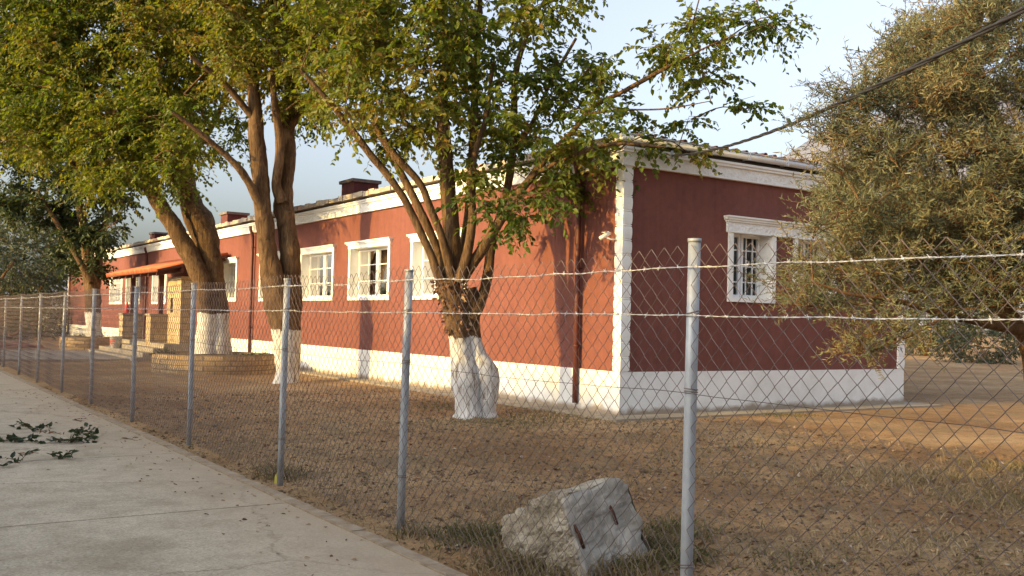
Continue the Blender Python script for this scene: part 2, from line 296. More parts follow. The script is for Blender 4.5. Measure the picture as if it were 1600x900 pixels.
M['dryblade'] = leaf_mat('dry_grass_blade', [(0, (.055, .075, .022)), (.25, (.10, .095, .035)), (.5, (.20, .145, .07)), (1, (.36, .28, .165))], .15, .8)
M['white'] = simple('white_plastic', [(.3, (.70, .68, .66)), (.7, (.78, .77, .75))], 5, .5, bst=.05)
M['red'] = simple('red_plastic', [(.3, (.5, .03, .02)), (.7, (.6, .05, .03))], 5, .5, bst=.05)
M['yellow'] = simple('yellow_plastic', [(.3, (.55, .48, .06)), (.7, (.65, .58, .10))], 15, .6, bst=.1)
M['soil'] = simple('planter_soil', [(.3, (.05, .03, .018)), (.7, (.10, .065, .04))], 15, .95, bst=.9, bsc=30, bd=.03)
M['rock'] = simple('pale_rock', [(.3, (.35, .33, .31)), (.7, (.62, .60, .57))], 5, .95, bst=.8, bsc=12, bd=.05)
M['rubble'] = simple('red_rubble', [(.3, (.25, .09, .05)), (.7, (.36, .16, .10))], 7, .95, bst=.9, bsc=10, bd=.05)
M['hill'] = simple('haze_tinted_hillside', [(.35, (.15, .155, .20)), (.65, (.185, .19, .235))], .004, .95, bst=.3, bsc=.02, bd=20)  # distance haze is painted into the hill's pale blue-grey
BR = make_bark
M['bark3'] = BR('bark_pollarded', 1.32); M['bark2'] = BR('bark_twin_trunk', 1.27); M['bark1'] = BR('bark_planter_tree', 1.62); M['bark0'] = BR('bark_far_planter', 1.55)
M['barkO'] = BR('bark_olive', 0, ((.3, (.11, .06, .03)), (.55, (.21, .12, .06)), (.8, (.29, .18, .10))))
GREEN = [(0, (.030, .055, .012)), (.3, (.070, .108, .018)), (.55, (.125, .155, .024)), (.78, (.175, .175, .030)), (.93, (.20, .165, .034)), (1, (.19, .12, .030))]
M['leaf'] = leaf_mat('broad_green_leaf', GREEN, .5)
M['leafdark'] = leaf_mat('dark_broad_leaf', [(0, (.018, .030, .012)), (.6, (.055, .075, .022)), (1, (.12, .105, .035))], .3)
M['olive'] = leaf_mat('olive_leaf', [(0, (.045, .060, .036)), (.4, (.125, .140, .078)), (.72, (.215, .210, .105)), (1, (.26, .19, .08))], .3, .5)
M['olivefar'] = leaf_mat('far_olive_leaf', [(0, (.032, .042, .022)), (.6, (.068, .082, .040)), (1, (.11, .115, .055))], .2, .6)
M['dryleaf'] = leaf_mat('dead_leaf', [(0, (.08, .03, .014)), (.5, (.17, .070, .030)), (.85, (.25, .13, .06)), (1, (.40, .30, .18))], .15, .7)
M['hedge'] = simple('hedge_leaf_mass', [(.3, (.025, .035, .012)), (.7, (.07, .08, .03))], 4, .9, bst=1, bsc=9, bd=.1)

# ================================================================== GROUND, ROAD
def ax(*segs):
    out = []
    for a, b, s in segs: out += list(np.arange(a, b, s))
    return np.unique(np.round(np.array(out+[segs[-1][1]]), 4))
gx = ax((-6000, -200, 800), (-200, -20, 30), (-20, 3.25, 1.5), (3.25, 9.0, .05), (9, 13, .10), (13, 40, .6), (40, 300, 20), (300, 9000, 900))
gy = ax((-3000, -100, 500), (-100, 0, 10), (0, 1.5, .3), (1.5, 11, .05), (11, 20, .12), (20, 50, .4), (50, 300, 20), (300, 9000, 900))
XX, YY = np.meshgrid(gx, gy, indexing='ij')
H = ground_h(XX, YY)
P3 = np.stack([XX, YY, np.zeros_like(XX)], -1)
am = np.clip((XX-3.2)/.25, 0, 1)*np.clip((9.7-XX)/.6, 0, 1)
am = np.maximum(am, np.clip((XX-3.2)/.25, 0, 1)*np.clip((11.7-YY)/.6, 0, 1)*np.clip((30-XX)/4, 0, 1))*np.clip((52-YY)/10, 0, 1)
fine = np.clip((22-np.hypot(XX, YY))/4, 0, 1)
H = H+am*(.07*fbm(P3*.8, 3)+fine*(.045*fbm(P3*4.5, 3)+.035*np.abs(vn3(P3*11))))+np.clip((XX-3.2)/.3, 0, 1)*.012*am
H = np.where(XX < 3.24, -.03, H)
n0, n1 = XX.shape; idx = np.arange(n0*n1).reshape(n0, n1)
g = MB(); g.add(np.stack([XX, YY, H], -1), np.stack([idx[:-1, :-1], idx[1:, :-1], idx[1:, 1:], idx[:-1, 1:]], -1).reshape(-1, 4), smooth=True)
g.build('ground', M['ground'], kind='structure')
def gz(x, y):       # height of the finished sheet (nearest vertex)
    i = np.clip(np.searchsorted(gx, x), 0, n0-1); j = np.clip(np.searchsorted(gy, y), 0, n1-1); return H[i, j]
r = MB()
jy = [1.3, 4.7, 8.1, 11.5, 14.9, 18.3, 21.7]+[25.1+3.4*k for k in range(30)]
edges = [-30]+jy+[140]
for a, b in zip(edges[:-1], edges[1:]):
    r.box((-3.6, a+.009, -.2), (3.12, b-.009, .004+.004*random.random()))
r.build('road', M['road'], kind='structure')
j = MB()
for y in jy: j.box((-3.6, y-.009, -.2), (3.12, y+.009, -.004))
j.build('road_joints', M['joint'], kind='structure')
k = MB(); y = -6.
while y < 60:
    l = random.uniform(.7, 1.6); zt = .012+.012*random.random(); n = 6
    ys = np.linspace(y+.004, y+l-.004, n)
    for a, b in zip(ys[:-1], ys[1:]):
        o1 = .012*random.random(); k.box((3.122+.0, a, -.15), (3.225+o1, b, zt+.004*random.random()))
    y += l
k.build('kerb', M['kerb'], kind='structure')
a = MB(); a.box((9.95, 11.95, -.2), (10.5, 63.6, .105)); a.box((10.503, 11.95, -.2), (18.6, 12.53, .102)); a.box((18.05, 12.533, -.2), (18.6, 40, .1))
a.build('pavement', M['apron'], kind='structure')
p = MB(); p.box((3.3, 33.5, -.1), (9.9, 41.0, .075)); p.build('path', M['path'], kind='structure')
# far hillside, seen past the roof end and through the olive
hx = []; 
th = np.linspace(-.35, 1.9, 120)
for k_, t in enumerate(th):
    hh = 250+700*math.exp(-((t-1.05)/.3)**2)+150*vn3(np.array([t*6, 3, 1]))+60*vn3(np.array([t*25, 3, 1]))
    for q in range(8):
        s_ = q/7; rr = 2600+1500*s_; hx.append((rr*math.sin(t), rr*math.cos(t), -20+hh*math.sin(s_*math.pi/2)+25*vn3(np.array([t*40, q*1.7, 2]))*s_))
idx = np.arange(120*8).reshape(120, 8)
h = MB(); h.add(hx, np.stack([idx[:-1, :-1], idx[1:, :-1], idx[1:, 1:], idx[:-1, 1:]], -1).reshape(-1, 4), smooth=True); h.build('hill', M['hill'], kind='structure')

# ================================================================== BUILDING
XB, YB, XE, YE = 10.5, 12.53, 18.02, 63.5; ZT = 4.25; ZP = .81
bld = thing('building', (XB, YB, 0), 'long single-storey brick-red building with white trim, white plinth and low roof', 'building')
class Wall:   # local u along the wall, n outward, z up
    def __init__(s, O, Uv, Nv): s.O = np.array(O, float); s.U = np.array(Uv, float); s.N = np.array(Nv, float)
    def p(s, u, n, z): return s.O+s.U*u+s.N*n+np.array([0, 0, z])
    def box(s, mb, u0, u1, n0, n1, z0, z1, m=0, tint=None):
        mb.box(s.p(u0, n0, z0), s.p(u1, n1, z1), m, tint)
WL = Wall((XB, 0, 0), (0, 1, 0), (-1, 0, 0)); WR = Wall((0, YB, 0), (1, 0, 0), (0, -1, 0))
WB = Wall((XE, 0, 0), (0, 1, 0), (1, 0, 0)); WF = Wall((0, YE, 0), (1, 0, 0), (0, 1, 0))
holesL = [(17.55, 19.85, 2.12, 3.34), (21.1, 23.25, 2.12, 3.34), (24.4, 26.55, 2.12, 3.34), (27.9, 29.95, 2.12, 3.34), (32.35, 33.8, 2.12, 3.34),
          (41.25, 43.35, 2.05, 3.34), (45.7, 48.25, 2.05, 3.34), (49.2, 51.75, 2.05, 3.34), (55, 57, 2.1, 3.34)]
holesR = [(13.03, 14.05, 2.13, 3.30), (14.75, 15.77, 2.13, 3.30)]
def wall_faces(mb, W, u0, u1, z0, z1, holes):
    us = sorted({u0, u1, *[h[0] for h in holes], *[h[1] for h in holes]}); zs = sorted({z0, z1, *[h[2] for h in holes], *[h[3] for h in holes]})
    for a, b in zip(us[:-1], us[1:]):
        for c, d in zip(zs[:-1], zs[1:]):
            if any(h[0] <= a and b <= h[1] and h[2] <= c and d <= h[3] for h in holes): continue
            mb.add([W.p(a, 0, c), W.p(b, 0, c), W.p(b, 0, d), W.p(a, 0, d)], [(0, 1, 2, 3)])
wm = MB(); wall_faces(wm, WL, YB, YE, 0, ZT+.3, holesL); wall_faces(wm, WR, XB, XE, 0, ZT+.3, holesR); wall_faces(wm, WB, YB, YE, 0, ZT+.3, []); wall_faces(wm, WF, XB, XE, 0, ZT+.3, [])
wm.build('wall', M['wall'], bld)
fl = MB(); fl.box((XB+.9, YB+.9, .3), (XE-.3, YE-.3, .35)); fl.box((XB+1.6, YB+.3, .35), (XB+1.65, YE-.3, 4.2)); fl.box((XB+.28, YB+1.6, .35), (XE-.3, YB+1.65, 4.2)); fl.build('inner_partition', M['dark'], bld)
pm = MB()
def strip(mb, n0, n1, z0, z1, ext=True, m=0):     # runs round the building, butted at the corners
    WL.box(mb, YB-(n1 if ext else 0), YE+n1, n0, n1, z0, z1, m)
    mb.box((XB-n0+.001, YB-n1, z0), (XE+n0-.001, YB-n0, z1), m)
    WB.box(mb, YB-n1, YE+n1, n0, n1, z0, z1, m); mb.box((XB-n0+.001, YE+n0, z0), (XE+n0-.001, YE+n1, z1), m)
strip(pm, -.05, .035, -.1, ZP); pm.build('plinth', M['plinth'], bld)
cm = MB(); strip(cm, -.03, .07, ZT, ZT+.19); cm.build('cornice', M['ornament'], bld)
cm = MB(); strip(cm, -.02, .115, ZT+.1905, ZT+.235); strip(cm, -.02, .145, ZT+.2355, ZT+.275); strip(cm, -.02, .085, ZT-.03, ZT-.001); cm.build('cornice_moulding', M['trim'], bld)
sm = MB(); strip(sm, -.1, .06, ZT+.2755, ZT+.345); sm.build('eave_shade_strip', M['shade'], bld)  # recessed strip coloured dark as the shadow gap below the roof edge
# eave tile ends along the long front, each a little uneven
et = MB(); y = YB-.1
while y < YE+.2:
    l = random.uniform(.26, .34); z = ZT+.345+random.uniform(-.008, .012)
    et.box((XB-.2+random.uniform(-.015, .015), y+.006, z), (XB+.12, y+l-.006, z+.115+random.uniform(-.02, .02)), 0, min(1, max(0, random.gauss(.42, .22))))
    y += l
et.build('eave_tiles', M['eave_tile'], bld)
gt = MB(); sides = 10
x0 = XB-.22
gt.tubes([(x0, YB-.17, ZT+.41), (XE+.2, YB-.17, ZT+.39)], .062, 12); gt.box((x0, YB-.13, ZT+.36), (XE+.2, YB-.05, ZT+.462)); gt.box((x0, YB-.235, ZT+.452), (XE+.2, YB-.12, ZT+.466))
for q in np.arange(11.2, 18, 1.0): gt.box((q, YB-.245, ZT+.335), (q+.025, YB-.06, ZT+.475))
gt.build('gutter', M['gutter'], bld)
# roof: shallow hipped sheets with rows of clay tile humps on the end slope
rf = MB(); e = .18; zr = ZT+.45; pitch = .085; hw = (XE-XB)/2+e; zt = zr+hw*pitch
A = [(XB-e, YB-e, zr), (XE+e, YB-e, zr), (XE+e, YE+e, zr), (XB-e, YE+e, zr), (XB+hw-e, YB-e+hw, zt), (XB+hw-e, YE+e-hw, zt)]
rf.add(A, [(0, 3, 5, 4), (1, 4, 5, 2)], 0, .4); rf.add([A[0], A[1], A[4]], [(0, 1, 2)], 0, .5); rf.add([A[2], A[3], A[5]], [(0, 1, 2)], 0, .5)
for q, x in enumerate(np.arange(XB+.25, XE+.1, .25)):      # tile noses over the gutter, stepping every metre
    rf.tubes([(x, YB-.12, zr+.045-.02*(q % 4)/3), (x, YB+1.2, zr+.10)], .05, 8, 0, random.random(), False)
for y in np.arange(YB+.4, YE, .3): rf.tubes([(XB+.1, y, zr-.02), (XB+1.4, y, zr+.08)], .05, 8, 0, random.random()*.6, False)
rf.build('roof', M['roof'], bld)
# chimneys
for (pl, pr, py) in ((536, 587, 283), (345, 385, 333), (238, 263, 364)):
    pc = PX((pl+pr)/2, py, 11.6); y0 = pc[1]
    c = MB(); c.box((11.25, y0-.4, 4.4), (12.0, y0+.4, pc[2]-.09)); ch = c.build('chimney', M['chimney'], bld)
    c = MB(); c.box((11.19, y0-.47, pc[2]-.088), (12.06, y0+.47, pc[2])); c.build('chimney_cap', M['cap'], ch)
    c = MB()
    for q in range(14): c.box((11.18+.06*q, y0-.44, 4.55), (11.24+.06*q, y0-.402, 4.66+random.uniform(0, .05)))
    for q in range(14): c.box((11.17, y0-.42+.06*q, 4.5), (11.248, y0-.365+.06*q, 4.60+random.uniform(0, .05)))
    c.build('chimney_flashing', M['white'], ch)
# corner mouldings: stacks of scalloped segments
def quoin(cx, cy, hx, hy):
    q = MB(); zb = ZP+.003; seg = .243; n = int((ZT-.03-zb)/seg); seg = (ZT-.032-zb)/n; rings = []
    for k_ in range(n):
        for t, bl in ((0, -.012), (.045, -.012), (.0451, 0), (.3, .006), (.5, .008), (.72, .006), (.86, 0), (.8601, -.012), (.90, -.012), (.9001, .001), (.96, .001)):
            rings.append((zb+seg*(k_+t), bl))
    rings.append((zb+seg*n, 0)); V = []
    for z, b in rings: V += [(cx-hx-b, cy-hy-b, z), (cx+hx+b, cy-hy-b, z), (cx+hx+b, cy+hy+b, z), (cx-hx-b, cy+hy+b, z)]
    i = np.arange(len(rings)*4).reshape(-1, 4); q.add(V, np.stack([i[:-1], np.roll(i, -1, 1)[:-1], np.roll(i, -1, 1)[1:], i[1:]], -1).reshape(-1, 4))
    q.add(V[:4], [(0, 3, 2, 1)]); return q.build('corner_moulding', M['trim'], bld)
quoin(XB+.05, YB+.05, .095, .095); quoin(XE-.06, YB+.05, .09, .095); quoin(XB+.05, YE-.05, .095, .095)
# windows
def window(W, h, d, sg, curt, cornice=(True, .1), bars=(2, 3), jamb=.1, flip=False):
    u0, u1, z0, z1 = h; t = MB()
    W.box(t, u0-jamb, u0, -.02, .045, z0-.085, z1); W.box(t, u1, u1+jamb, -.02, .045, z0-.085, z1)
    W.box(t, u0+.001, u1-.001, -.02, .05, z0-.085, z0-.001)
    # reveal lining
    W.box(t, u0-.03, u0-.001, -d-.05, -.021, z0-.03, z1+.03); W.box(t, u1+.001, u1+.03, -d-.05, -.021, z0-.03, z1+.03); W.box(t, u0, u1, -d-.05, -.021, z1+.001, z1+.03); W.box(t, u0, u1, -d-.05, -.021, z0-.03, z0-.002)
    if cornice[0]:
        W.box(t, u0-jamb-.02, u1+jamb+.02, -.02, .055, z1+.001, z1+.10); W.box(t, u0-jamb-.05, u1+jamb+.05, -.02, .085, z1+.1005, z1+.135); W.box(t, u0-jamb-.08, u1+jamb+.08, -.02, .12, z1+.1355, z1+.175)
    o = t.build('window', M['trim'], bld)
    n0, n1 = -d-.03, -d+.03; fw = .055; nS = bars[0]; uu = np.linspace(u0+.005, u1-.005, nS+1)
    for q, (a, b) in enumerate(zip(uu[:-1], uu[1:])):
        s = MB(); dn = .012*(q % 2); a_, b_, c_, e_ = a+.003, b-.003, z0+.003, z1-.003
        W.box(s, a_, a_+fw, n0+dn, n1+dn, c_, e_); W.box(s, b_-fw, b_, n0+dn, n1+dn, c_, e_); W.box(s, a_+fw-.001, b_-fw+.001, n0+dn+.001, n1+dn-.001, c_, c_+fw); W.box(s, a_+fw-.001, b_-fw+.001, n0+dn+.001, n1+dn-.001, e_-fw, e_)
        for v in range(1, sg[0]): uc = a+(b-a)*v/sg[0]; W.box(s, uc-.011, uc+.011, -d-.012, -d+.016, z0+.05, z1-.05)
        for v in range(1, sg[1]): zc = z0+(z1-z0)*v/sg[1]; W.box(s, a+.05, b-.05, -d-.011, -d+.014, zc-.011, zc+.011)
        s.build('sash', M['sash'], o)
    gl = MB(); gl.add([W.p(u0, -d-.004, z0), W.p(u1, -d-.004, z0), W.p(u1, -d-.004, z1), W.p(u0, -d-.004, z1)], [(0, 1, 2, 3)]); gl.build('pane', M['glass'], o)
    if curt:
        for a, b in curt:
            c = MB()
            us = np.linspace(u0+(u1-u0)*a, u0+(u1-u0)*b, 40); nn = -d-.10+.02*np.sin(np.arange(40)*1.15)
            V = [W.p(u_, n_, z0-.1) for u_, n_ in zip(us, nn)]+[W.p(u_, n_, z1+.1) for u_, n_ in zip(us, nn)]
            c.add(V, [(q, q+1, q+41, q+40) for q in range(39)], smooth=True)
            c.build('curtain', M['curtain'], o)
    return o
for q, h in enumerate(holesL):
    cu = {0: [(.55, 1)], 1: [(.56, 1)], 2: [(.55, 1), (0, .12)], 3: [(.3, 1)], 4: [(0, 1)], 5: [(.2, .8)], 6: [(0, 1)], 7: [(0, 1)], 8: [(0, 1)]}[q]
    window(WL, h, .24, (2, 3) if q < 5 else (3, 4), cu)
for h in holesR: window(WR, h, .30, (3, 4), None, (False, 0), (2, 1), .1)
t = MB(); WR.box(t, 12.88, 15.92, -.02, .055, 3.305, 3.47); t.build('window_head', M['ornament'], bld)
t = MB(); WR.box(t, 12.86, 15.94, -.02, .085, 3.4705, 3.505); WR.box(t, 12.83, 15.97, -.02, .115, 3.5055, 3.545); WR.box(t, 12.81, 15.99, -.02, .145, 3.5455, 3.575); WR.box(t, 12.88, 15.92, -.02, .07, 3.285, 3.3045); t.build('window_head_moulding', M['trim'], bld)
# downpipes
for y in (13.62, 30.6, 44.3, 62.6):
    d = MB(); zb = .22
    d.tubes([(XB-.095, y, zb), (XB-.095, y, 2), (XB-.095, y, 3.95), (XB-.10, y, 4.1), (XB-.17, y, 4.3), (XB-.19, y, 4.42)], .048, 12)
    for z in (1.2, 2.55, 3.75): d.tubes([(XB-.095, y, z-.02), (XB-.095, y, z+.02)], .056, 12); d.box((XB-.05, y-.012, z-.012), (XB+.0, y+.012, z+.012))
    d.build('downpipe', M['pipe'], bld)
# porch: steps, stone piers, dark posts, tiled canopy
st = MB()
for q in range(4): st.box((7.45+.36*q, 33.2+.12*q, -.1), (9.94 if q < 1 else 10.44, 40.4-.15*q, .14*(q+1)+.002*q))
st.build('steps', M['step'], bld)
def pier(px, X, w_, d_, zt_):
    y = PX(px, 500, X)[1]; p = MB(); p.box((X-d_/2, y-w_/2, .3), (X+d_/2, y+w_/2, zt_)); o = p.build('porch_pier', M['stone'], bld)
    p = MB(); p.box((X-d_/2-.04, y-w_/2-.04, zt_+.001), (X+d_/2+.04, y+w_/2+.04, zt_+.06)); p.build('pier_cap', M['step'], o); return y
y1 = pier(205, 8.9, .62, .75, 1.5); y2 = pier(249, 8.9, .62, .75, 1.5)
for y in (y1, y2):
    p = MB(); p.box((8.84, y-.09, 1.562), (9.0, y+.07, 2.95)); p.build('porch_post', M['brownpaint'], bld)
ya_, yb_ = PX(282, 480, 9.1)[1], PX(261, 480, 9.1)[1]; ym = PX(268, 480, 9.1)[1]; p = MB()
p.box((9.1, ya_, .42), (9.45, yb_, 1.62)); p.box((9.1, ya_, 2.12), (9.45, yb_, 2.85)); p.box((9.1, ya_, 1.6201), (9.45, ym-.16, 2.1199)); p.box((9.1, ym+.16, 1.6201), (9.45, yb_, 2.1199)); p.build('stone_porch_wall', M['stone'], bld)
# canopy
cp = MB(); ya, yb = 33.0, 40.6; xo, zo, xi, zi = 8.1, 2.93, 10.42, 3.55
ca = cp.build if False else None
def slab(mb, x0, z0, x1, z1, ya, yb, th, m=0, tint=None):
    mb.add([(x0, ya, z0), (x1, ya, z1), (x1, yb, z1), (x0, yb, z0), (x0, ya, z0+th), (x1, ya, z1+th), (x1, yb, z1+th), (x0, yb, z0+th)], [(0, 3, 2, 1), (4, 5, 6, 7), (0, 1, 5, 4), (1, 2, 6, 5), (2, 3, 7, 6), (3, 0, 4, 7)], m, tint)
cp = MB(); slab(cp, xo, zo, xi, zi, ya, yb, .08)
for y in np.arange(ya+.3, yb, 1.1): slab(cp, xo+.05, zo-.12, xi, zi-.13, y, y+.08, .11)
cp.box((8.86, ya+.1, 2.95), (8.98, yb-.1, 3.09)); cv = cp.build('canopy', M['brownpaint'], bld)
cp = MB()
for y in np.arange(ya+.02, yb-.1, .24): cp.tubes([(xo-.06, y+.11, zo+.075), (xi, y+.11, zi+.085)], .065, 8, 0, random.random(), True)
cp.build('canopy_tiles', M['canopy'], cv)
# security camera on the wall by the corner moulding
pc = PX(945, 368, XB-.25); s = thing('security_camera', tuple(pc), 'small white security camera angled down beside the white corner moulding', 'camera')
c = MB(); dv = np.array([-.35, .25, -.28]); dv /= np.linalg.norm(dv); c.tubes([pc-dv*.09, pc+dv*.10], .035, 10); c.box(pc-dv*.02+np.array([-.055, -.05, .035]), pc-dv*.02+np.array([.06, .05, .045])); c.build('housing', M['white'], s)
c = MB(); c.tubes([pc+np.array([.0, 0, -.02]), pc+np.array([.1, -.03, -.06]), np.array([XB+.0, pc[1]-.08, pc[2]-.05])], .014, 6); c.tubes([(XB-.03, pc[1]-.08, pc[2]-.05), (XB+.01, pc[1]-.08, pc[2]-.05)], .04, 10); c.build('bracket', M['white'], s)

# ================================================================== FENCE
XF = 3.4
fen = thing('chain_link_fence', (XF, 3.5, 0), 'chain-link fence on round steel posts with two strands of barbed wire', 'fence')
PY_ = [.55, 3.535, 6.53, 9.0, 12.06, 15.0, 18.03, 20.9, 23.98, 26.93, 30.0, 33.0]; PH = [2.0, 2.02, 1.96, 1.95, 1.965, 1.965, 1.98, 1.945, 1.95, 1.93, 1.9, 1.9]
for y, hgt in zip(PY_, PH):
    ln = -.02+.03*random.random(); p = MB(); xx = XF; lx = random.uniform(-.008, .008)
    p.tubes([(xx, y, -.1), (xx+lx*.3, y+ln*.3, .7), (xx+lx*.7, y+ln*.6, 1.4), (xx+lx, y+ln, hgt)], .0305, 16)
    p.tubes([(xx+lx, y+ln, hgt-.012), (xx+lx, y+ln, hgt+.006)], .034, 16)
    po = p.build('post', M['galv'], fen)
    for z in (.42, 1.645, 1.27):
        p = MB(); t_ = z/hgt; c = (xx+lx*t_, y+ln*t_, z); a_ = np.linspace(0, 4*math.pi, 25)
        p.tubes([(c[0]+.033*math.cos(q), c[1]+.033*math.sin(q), z+.002*q+.006*math.sin(q+z*9)) for q in a_], .0028, 5, cap=False)
        p.build('tie_wire', M['mesh'], po)
W2_, VP, RW = .048, .098, .0024
def bay(y0, y1):
    m = MB(); n = int((y1-y0)/W2_); ztop = 1.985; rows = int((ztop-.04)/(VP/2))
    zz = ztop-np.arange(rows+1)[::-1]*(VP/2)
    Ps = []
    for k_ in range(n):
        kk = k_+int(round(y0/W2_)); tri = (np.arange(rows+1)+kk) % 2
        y = kk*W2_+tri*W2_
        x = XF-.037+.004*((np.arange(rows+1)+kk) % 2)*(-1)**kk
        wob = .012*vn3(np.stack([np.full(rows+1, 1.), y*1.3, zz*1.7], -1)); wz = .018*vn3(np.stack([np.full(rows+1, 5.), y*.9, zz*1.1], -1)); wx = .05*vn3(np.stack([np.full(rows+1, 9.), y*.7, zz*.8], -1))*(1.9-zz)
        sag = -.03*np.sin(math.pi*np.clip((y-y0)/(y1-y0), 0, 1))*np.clip(zz/2, 0, 1)
        Ps.append(np.stack([x+wx, y+wob, np.maximum(zz+wz+sag, .015)], -1))
    m.tubes(np.array(Ps), RW, 4, cap=False, smooth=False); return m.build('wire_mesh', M['mesh'], fen)
for a, b in zip(PY_[:-1], PY_[1:]): bay(a, b)
bay(33.0, 38.5)
def strand(zs, sag, barbs):
    m = MB(); P = []
    for q, (a, b) in enumerate(zip(PY_[:-1], PY_[1:])):
        n = 14; 
        for t in np.linspace(0, 1, n, endpoint=False):
            P.append((XF-.040+.01*random.gauss(0, .4), a+(b-a)*t, zs-sag*(1 if q else .6)*4*t*(1-t)*random.uniform(.85, 1.15)+random.gauss(0, .003)))
    P.append((XF-.040, PY_[-1], zs)); P = np.array(P)
    if barbs:
        # twisted pair
        yy = np.arange(PY_[0], 33.0, .03); xs = np.interp(yy, P[:, 1], P[:, 0]); z_ = np.interp(yy, P[:, 1], P[:, 2]); ph = yy*2*math.pi/.12
        for o_ in (0, math.pi): m.tubes(np.stack([xs+.0021*np.cos(ph+o_), yy, z_+.0021*np.sin(ph+o_)], -1), .0017, 4)
        for y in np.arange(PY_[0]+.05, 33, .115):
            y += random.uniform(-.015, .015); c = np.array([np.interp(y, P[:, 1], P[:, 0]), y, np.interp(y, P[:, 1], P[:, 2])])
            for _ in range(2):
                d = np.array([random.gauss(0, 1), random.gauss(0, .5), random.gauss(0, 1)]); d /= np.linalg.norm(d); m.tubes([c-d*.016, c+d*.016], .0017, 4)
            m.tubes([c-np.array([0, .008, 0]), c+np.array([0, .008, 0])], .0052, 5)
    else: m.tubes(P, .0018, 5)
    return m
strand(1.885, .012, True).build('barbed_wire', M['barb'], fen); strand(1.648, .004, True).build('barbed_wire', M['barb'], fen); strand(1.275, .02, False).build('tension_wire', M['wire'], fen)

# ================================================================== TREES
def catmull(P, n=6):
    P = np.asarray(P, float); Q = np.vstack([2*P[0]-P[1], P, 2*P[-1]-P[-2]]); out = []
    for i in range(1, len(Q)-2):
        for t in np.linspace(0, 1, n, endpoint=False):
            a, b, c, d = Q[i-1], Q[i], Q[i+1], Q[i+2]
            out.append(.5*((2*b)+(-a+c)*t+(2*a-5*b+4*c-d)*t*t+(-a+3*b-3*c+d)*t**3))
    out.append(Q[-2]); return np.array(out)
def limb(mb, pts, zt, sides=12, lump=.10):
    """pts: (px, py, width_px, dz)"""
    A = []
    for p in pts:
        dz = p[3] if len(p) > 3 else 0; z = zt+dz; q = UN(p[0], p[1], z); A.append((*q, p[2]*z/f/2*.9))
    C_ = catmull(A, 8); P, r = C_[:, :3], np.maximum(C_[:, 3], .004)
    T = np.gradient(P, axis=0); T /= np.linalg.norm(T, axis=1, keepdims=True)+1e-9
    ref = np.array([1., .2, 0]); Aa = np.cross(T, ref); Aa /= np.linalg.norm(Aa, axis=1, keepdims=True); Bb = np.cross(T, Aa)
    a = np.arange(sides)/sides*2*math.pi
    dirv = Aa[:, None]*np.cos(a)[None, :, None]+Bb[:, None]*np.sin(a)[None, :, None]
    V = P[:, None]+dirv*r[:, None, None]
    nz = fbm(V*np.array([5, 5, 2.2]), 3)+.8*fbm(V*np.array([13, 13, 4.]), 3)*np.clip(r[:, None]*5, 0, 1)
    V = P[:, None]+dirv*(r[:, None]*(1+lump*2.2*nz))[..., None]
    k_ = len(P); idx = np.arange(k_*sides).reshape(k_, sides)
    mb.add(V, np.stack([idx[:-1], np.roll(idx, -1, 1)[:-1], np.roll(idx, -1, 1)[1:], idx[1:]], -1).reshape(-1, 4), smooth=True)
    return P, r
def in_poly(p, poly):
    x, y = p; c = False; n = len(poly)
    for i in range(n):
        x1, y1 = poly[i]; x2, y2 = poly[i-1]
        if (y1 > y) != (y2 > y) and x < (x2-x1)*(y-y1)/(y2-y1)+x1: c = not c
    return c
def nrm(v): return v/(np.linalg.norm(v, axis=-1, keepdims=True)+1e-9)
def add_leaves(mb, base, d, nrml, L, Wd, tint, m=0, fold=.25):
    d = nrm(d); w_ = nrm(np.cross(nrml, d)); n_ = np.cross(d, w_); L = L[:, None]; Wd = Wd[:, None]
    V = np.stack([base, base+d*L*.28+w_*Wd*.46+n_*Wd*fold*.5, base+d*L*.66+w_*Wd*.36+n_*Wd*fold*.3-n_*L*.04, base+d*L-n_*L*.14,
                  base+d*L*.66-w_*Wd*.36+n_*Wd*fold*.3-n_*L*.04, base+d*L*.28-w_*Wd*.46+n_*Wd*fold*.5], 1)
    i = np.arange(len(base))[:, None]*6
    q = np.concatenate([i+np.array([[0, 1, 2, 3]]), i+np.array([[3, 4, 5, 0]])], 1).reshape(-1, 4)
    mb.add(V, q, m, np.repeat(tint, 2))
def sprays(mb, P, Dr, L, k, leafL, leafW, tint0, droop=.35, hang=.5, spread=.8, m=0, twig_m=1, twig_r=.0035, scatter=.4, up=.8):
    n = len(P); t = (np.arange(k)+.6)/k
    Dr = nrm(Dr); tt = t[None, :, None]; Lc = L[:, None, None]
    pos = P[:, None]+Dr[:, None]*Lc*tt+np.array([0, 0, -1.])*droop*Lc*tt**2
    side = nrm(np.cross(Dr, Z)+1e-6); alt = np.where(np.arange(k) % 2 == 0, 1., -1.)[None, :, None]
    dd = Dr[:, None]*.5+side[:, None]*alt*spread+rng.normal(size=(n, k, 3))*scatter+np.array([0, 0, -hang])
    nn = np.array([0, 0, up])+rng.normal(size=(n, k, 3))*.5
    ll = leafL*rng.uniform(.55, 1.2, (n, k)); ww = leafW*ll/leafL*rng.uniform(.85, 1.15, (n, k))
    tn = np.clip(tint0[:, None]+rng.normal(size=(n, k))*.13, 0, 1)
    add_leaves(mb, pos.reshape(-1, 3), dd.reshape(-1, 3), nn.reshape(-1, 3), ll.ravel(), ww.ravel(), tn.ravel(), m)
    tq = np.linspace(0, 1, 4)[None, :, None]; tw = P[:, None]+Dr[:, None]*Lc*tq+np.array([0, 0, -1.])*droop*Lc*tq**2
    mb.tubes(tw, np.array([[1.3, 1, .7, .4]])*twig_r, 3, twig_m, cap=False)
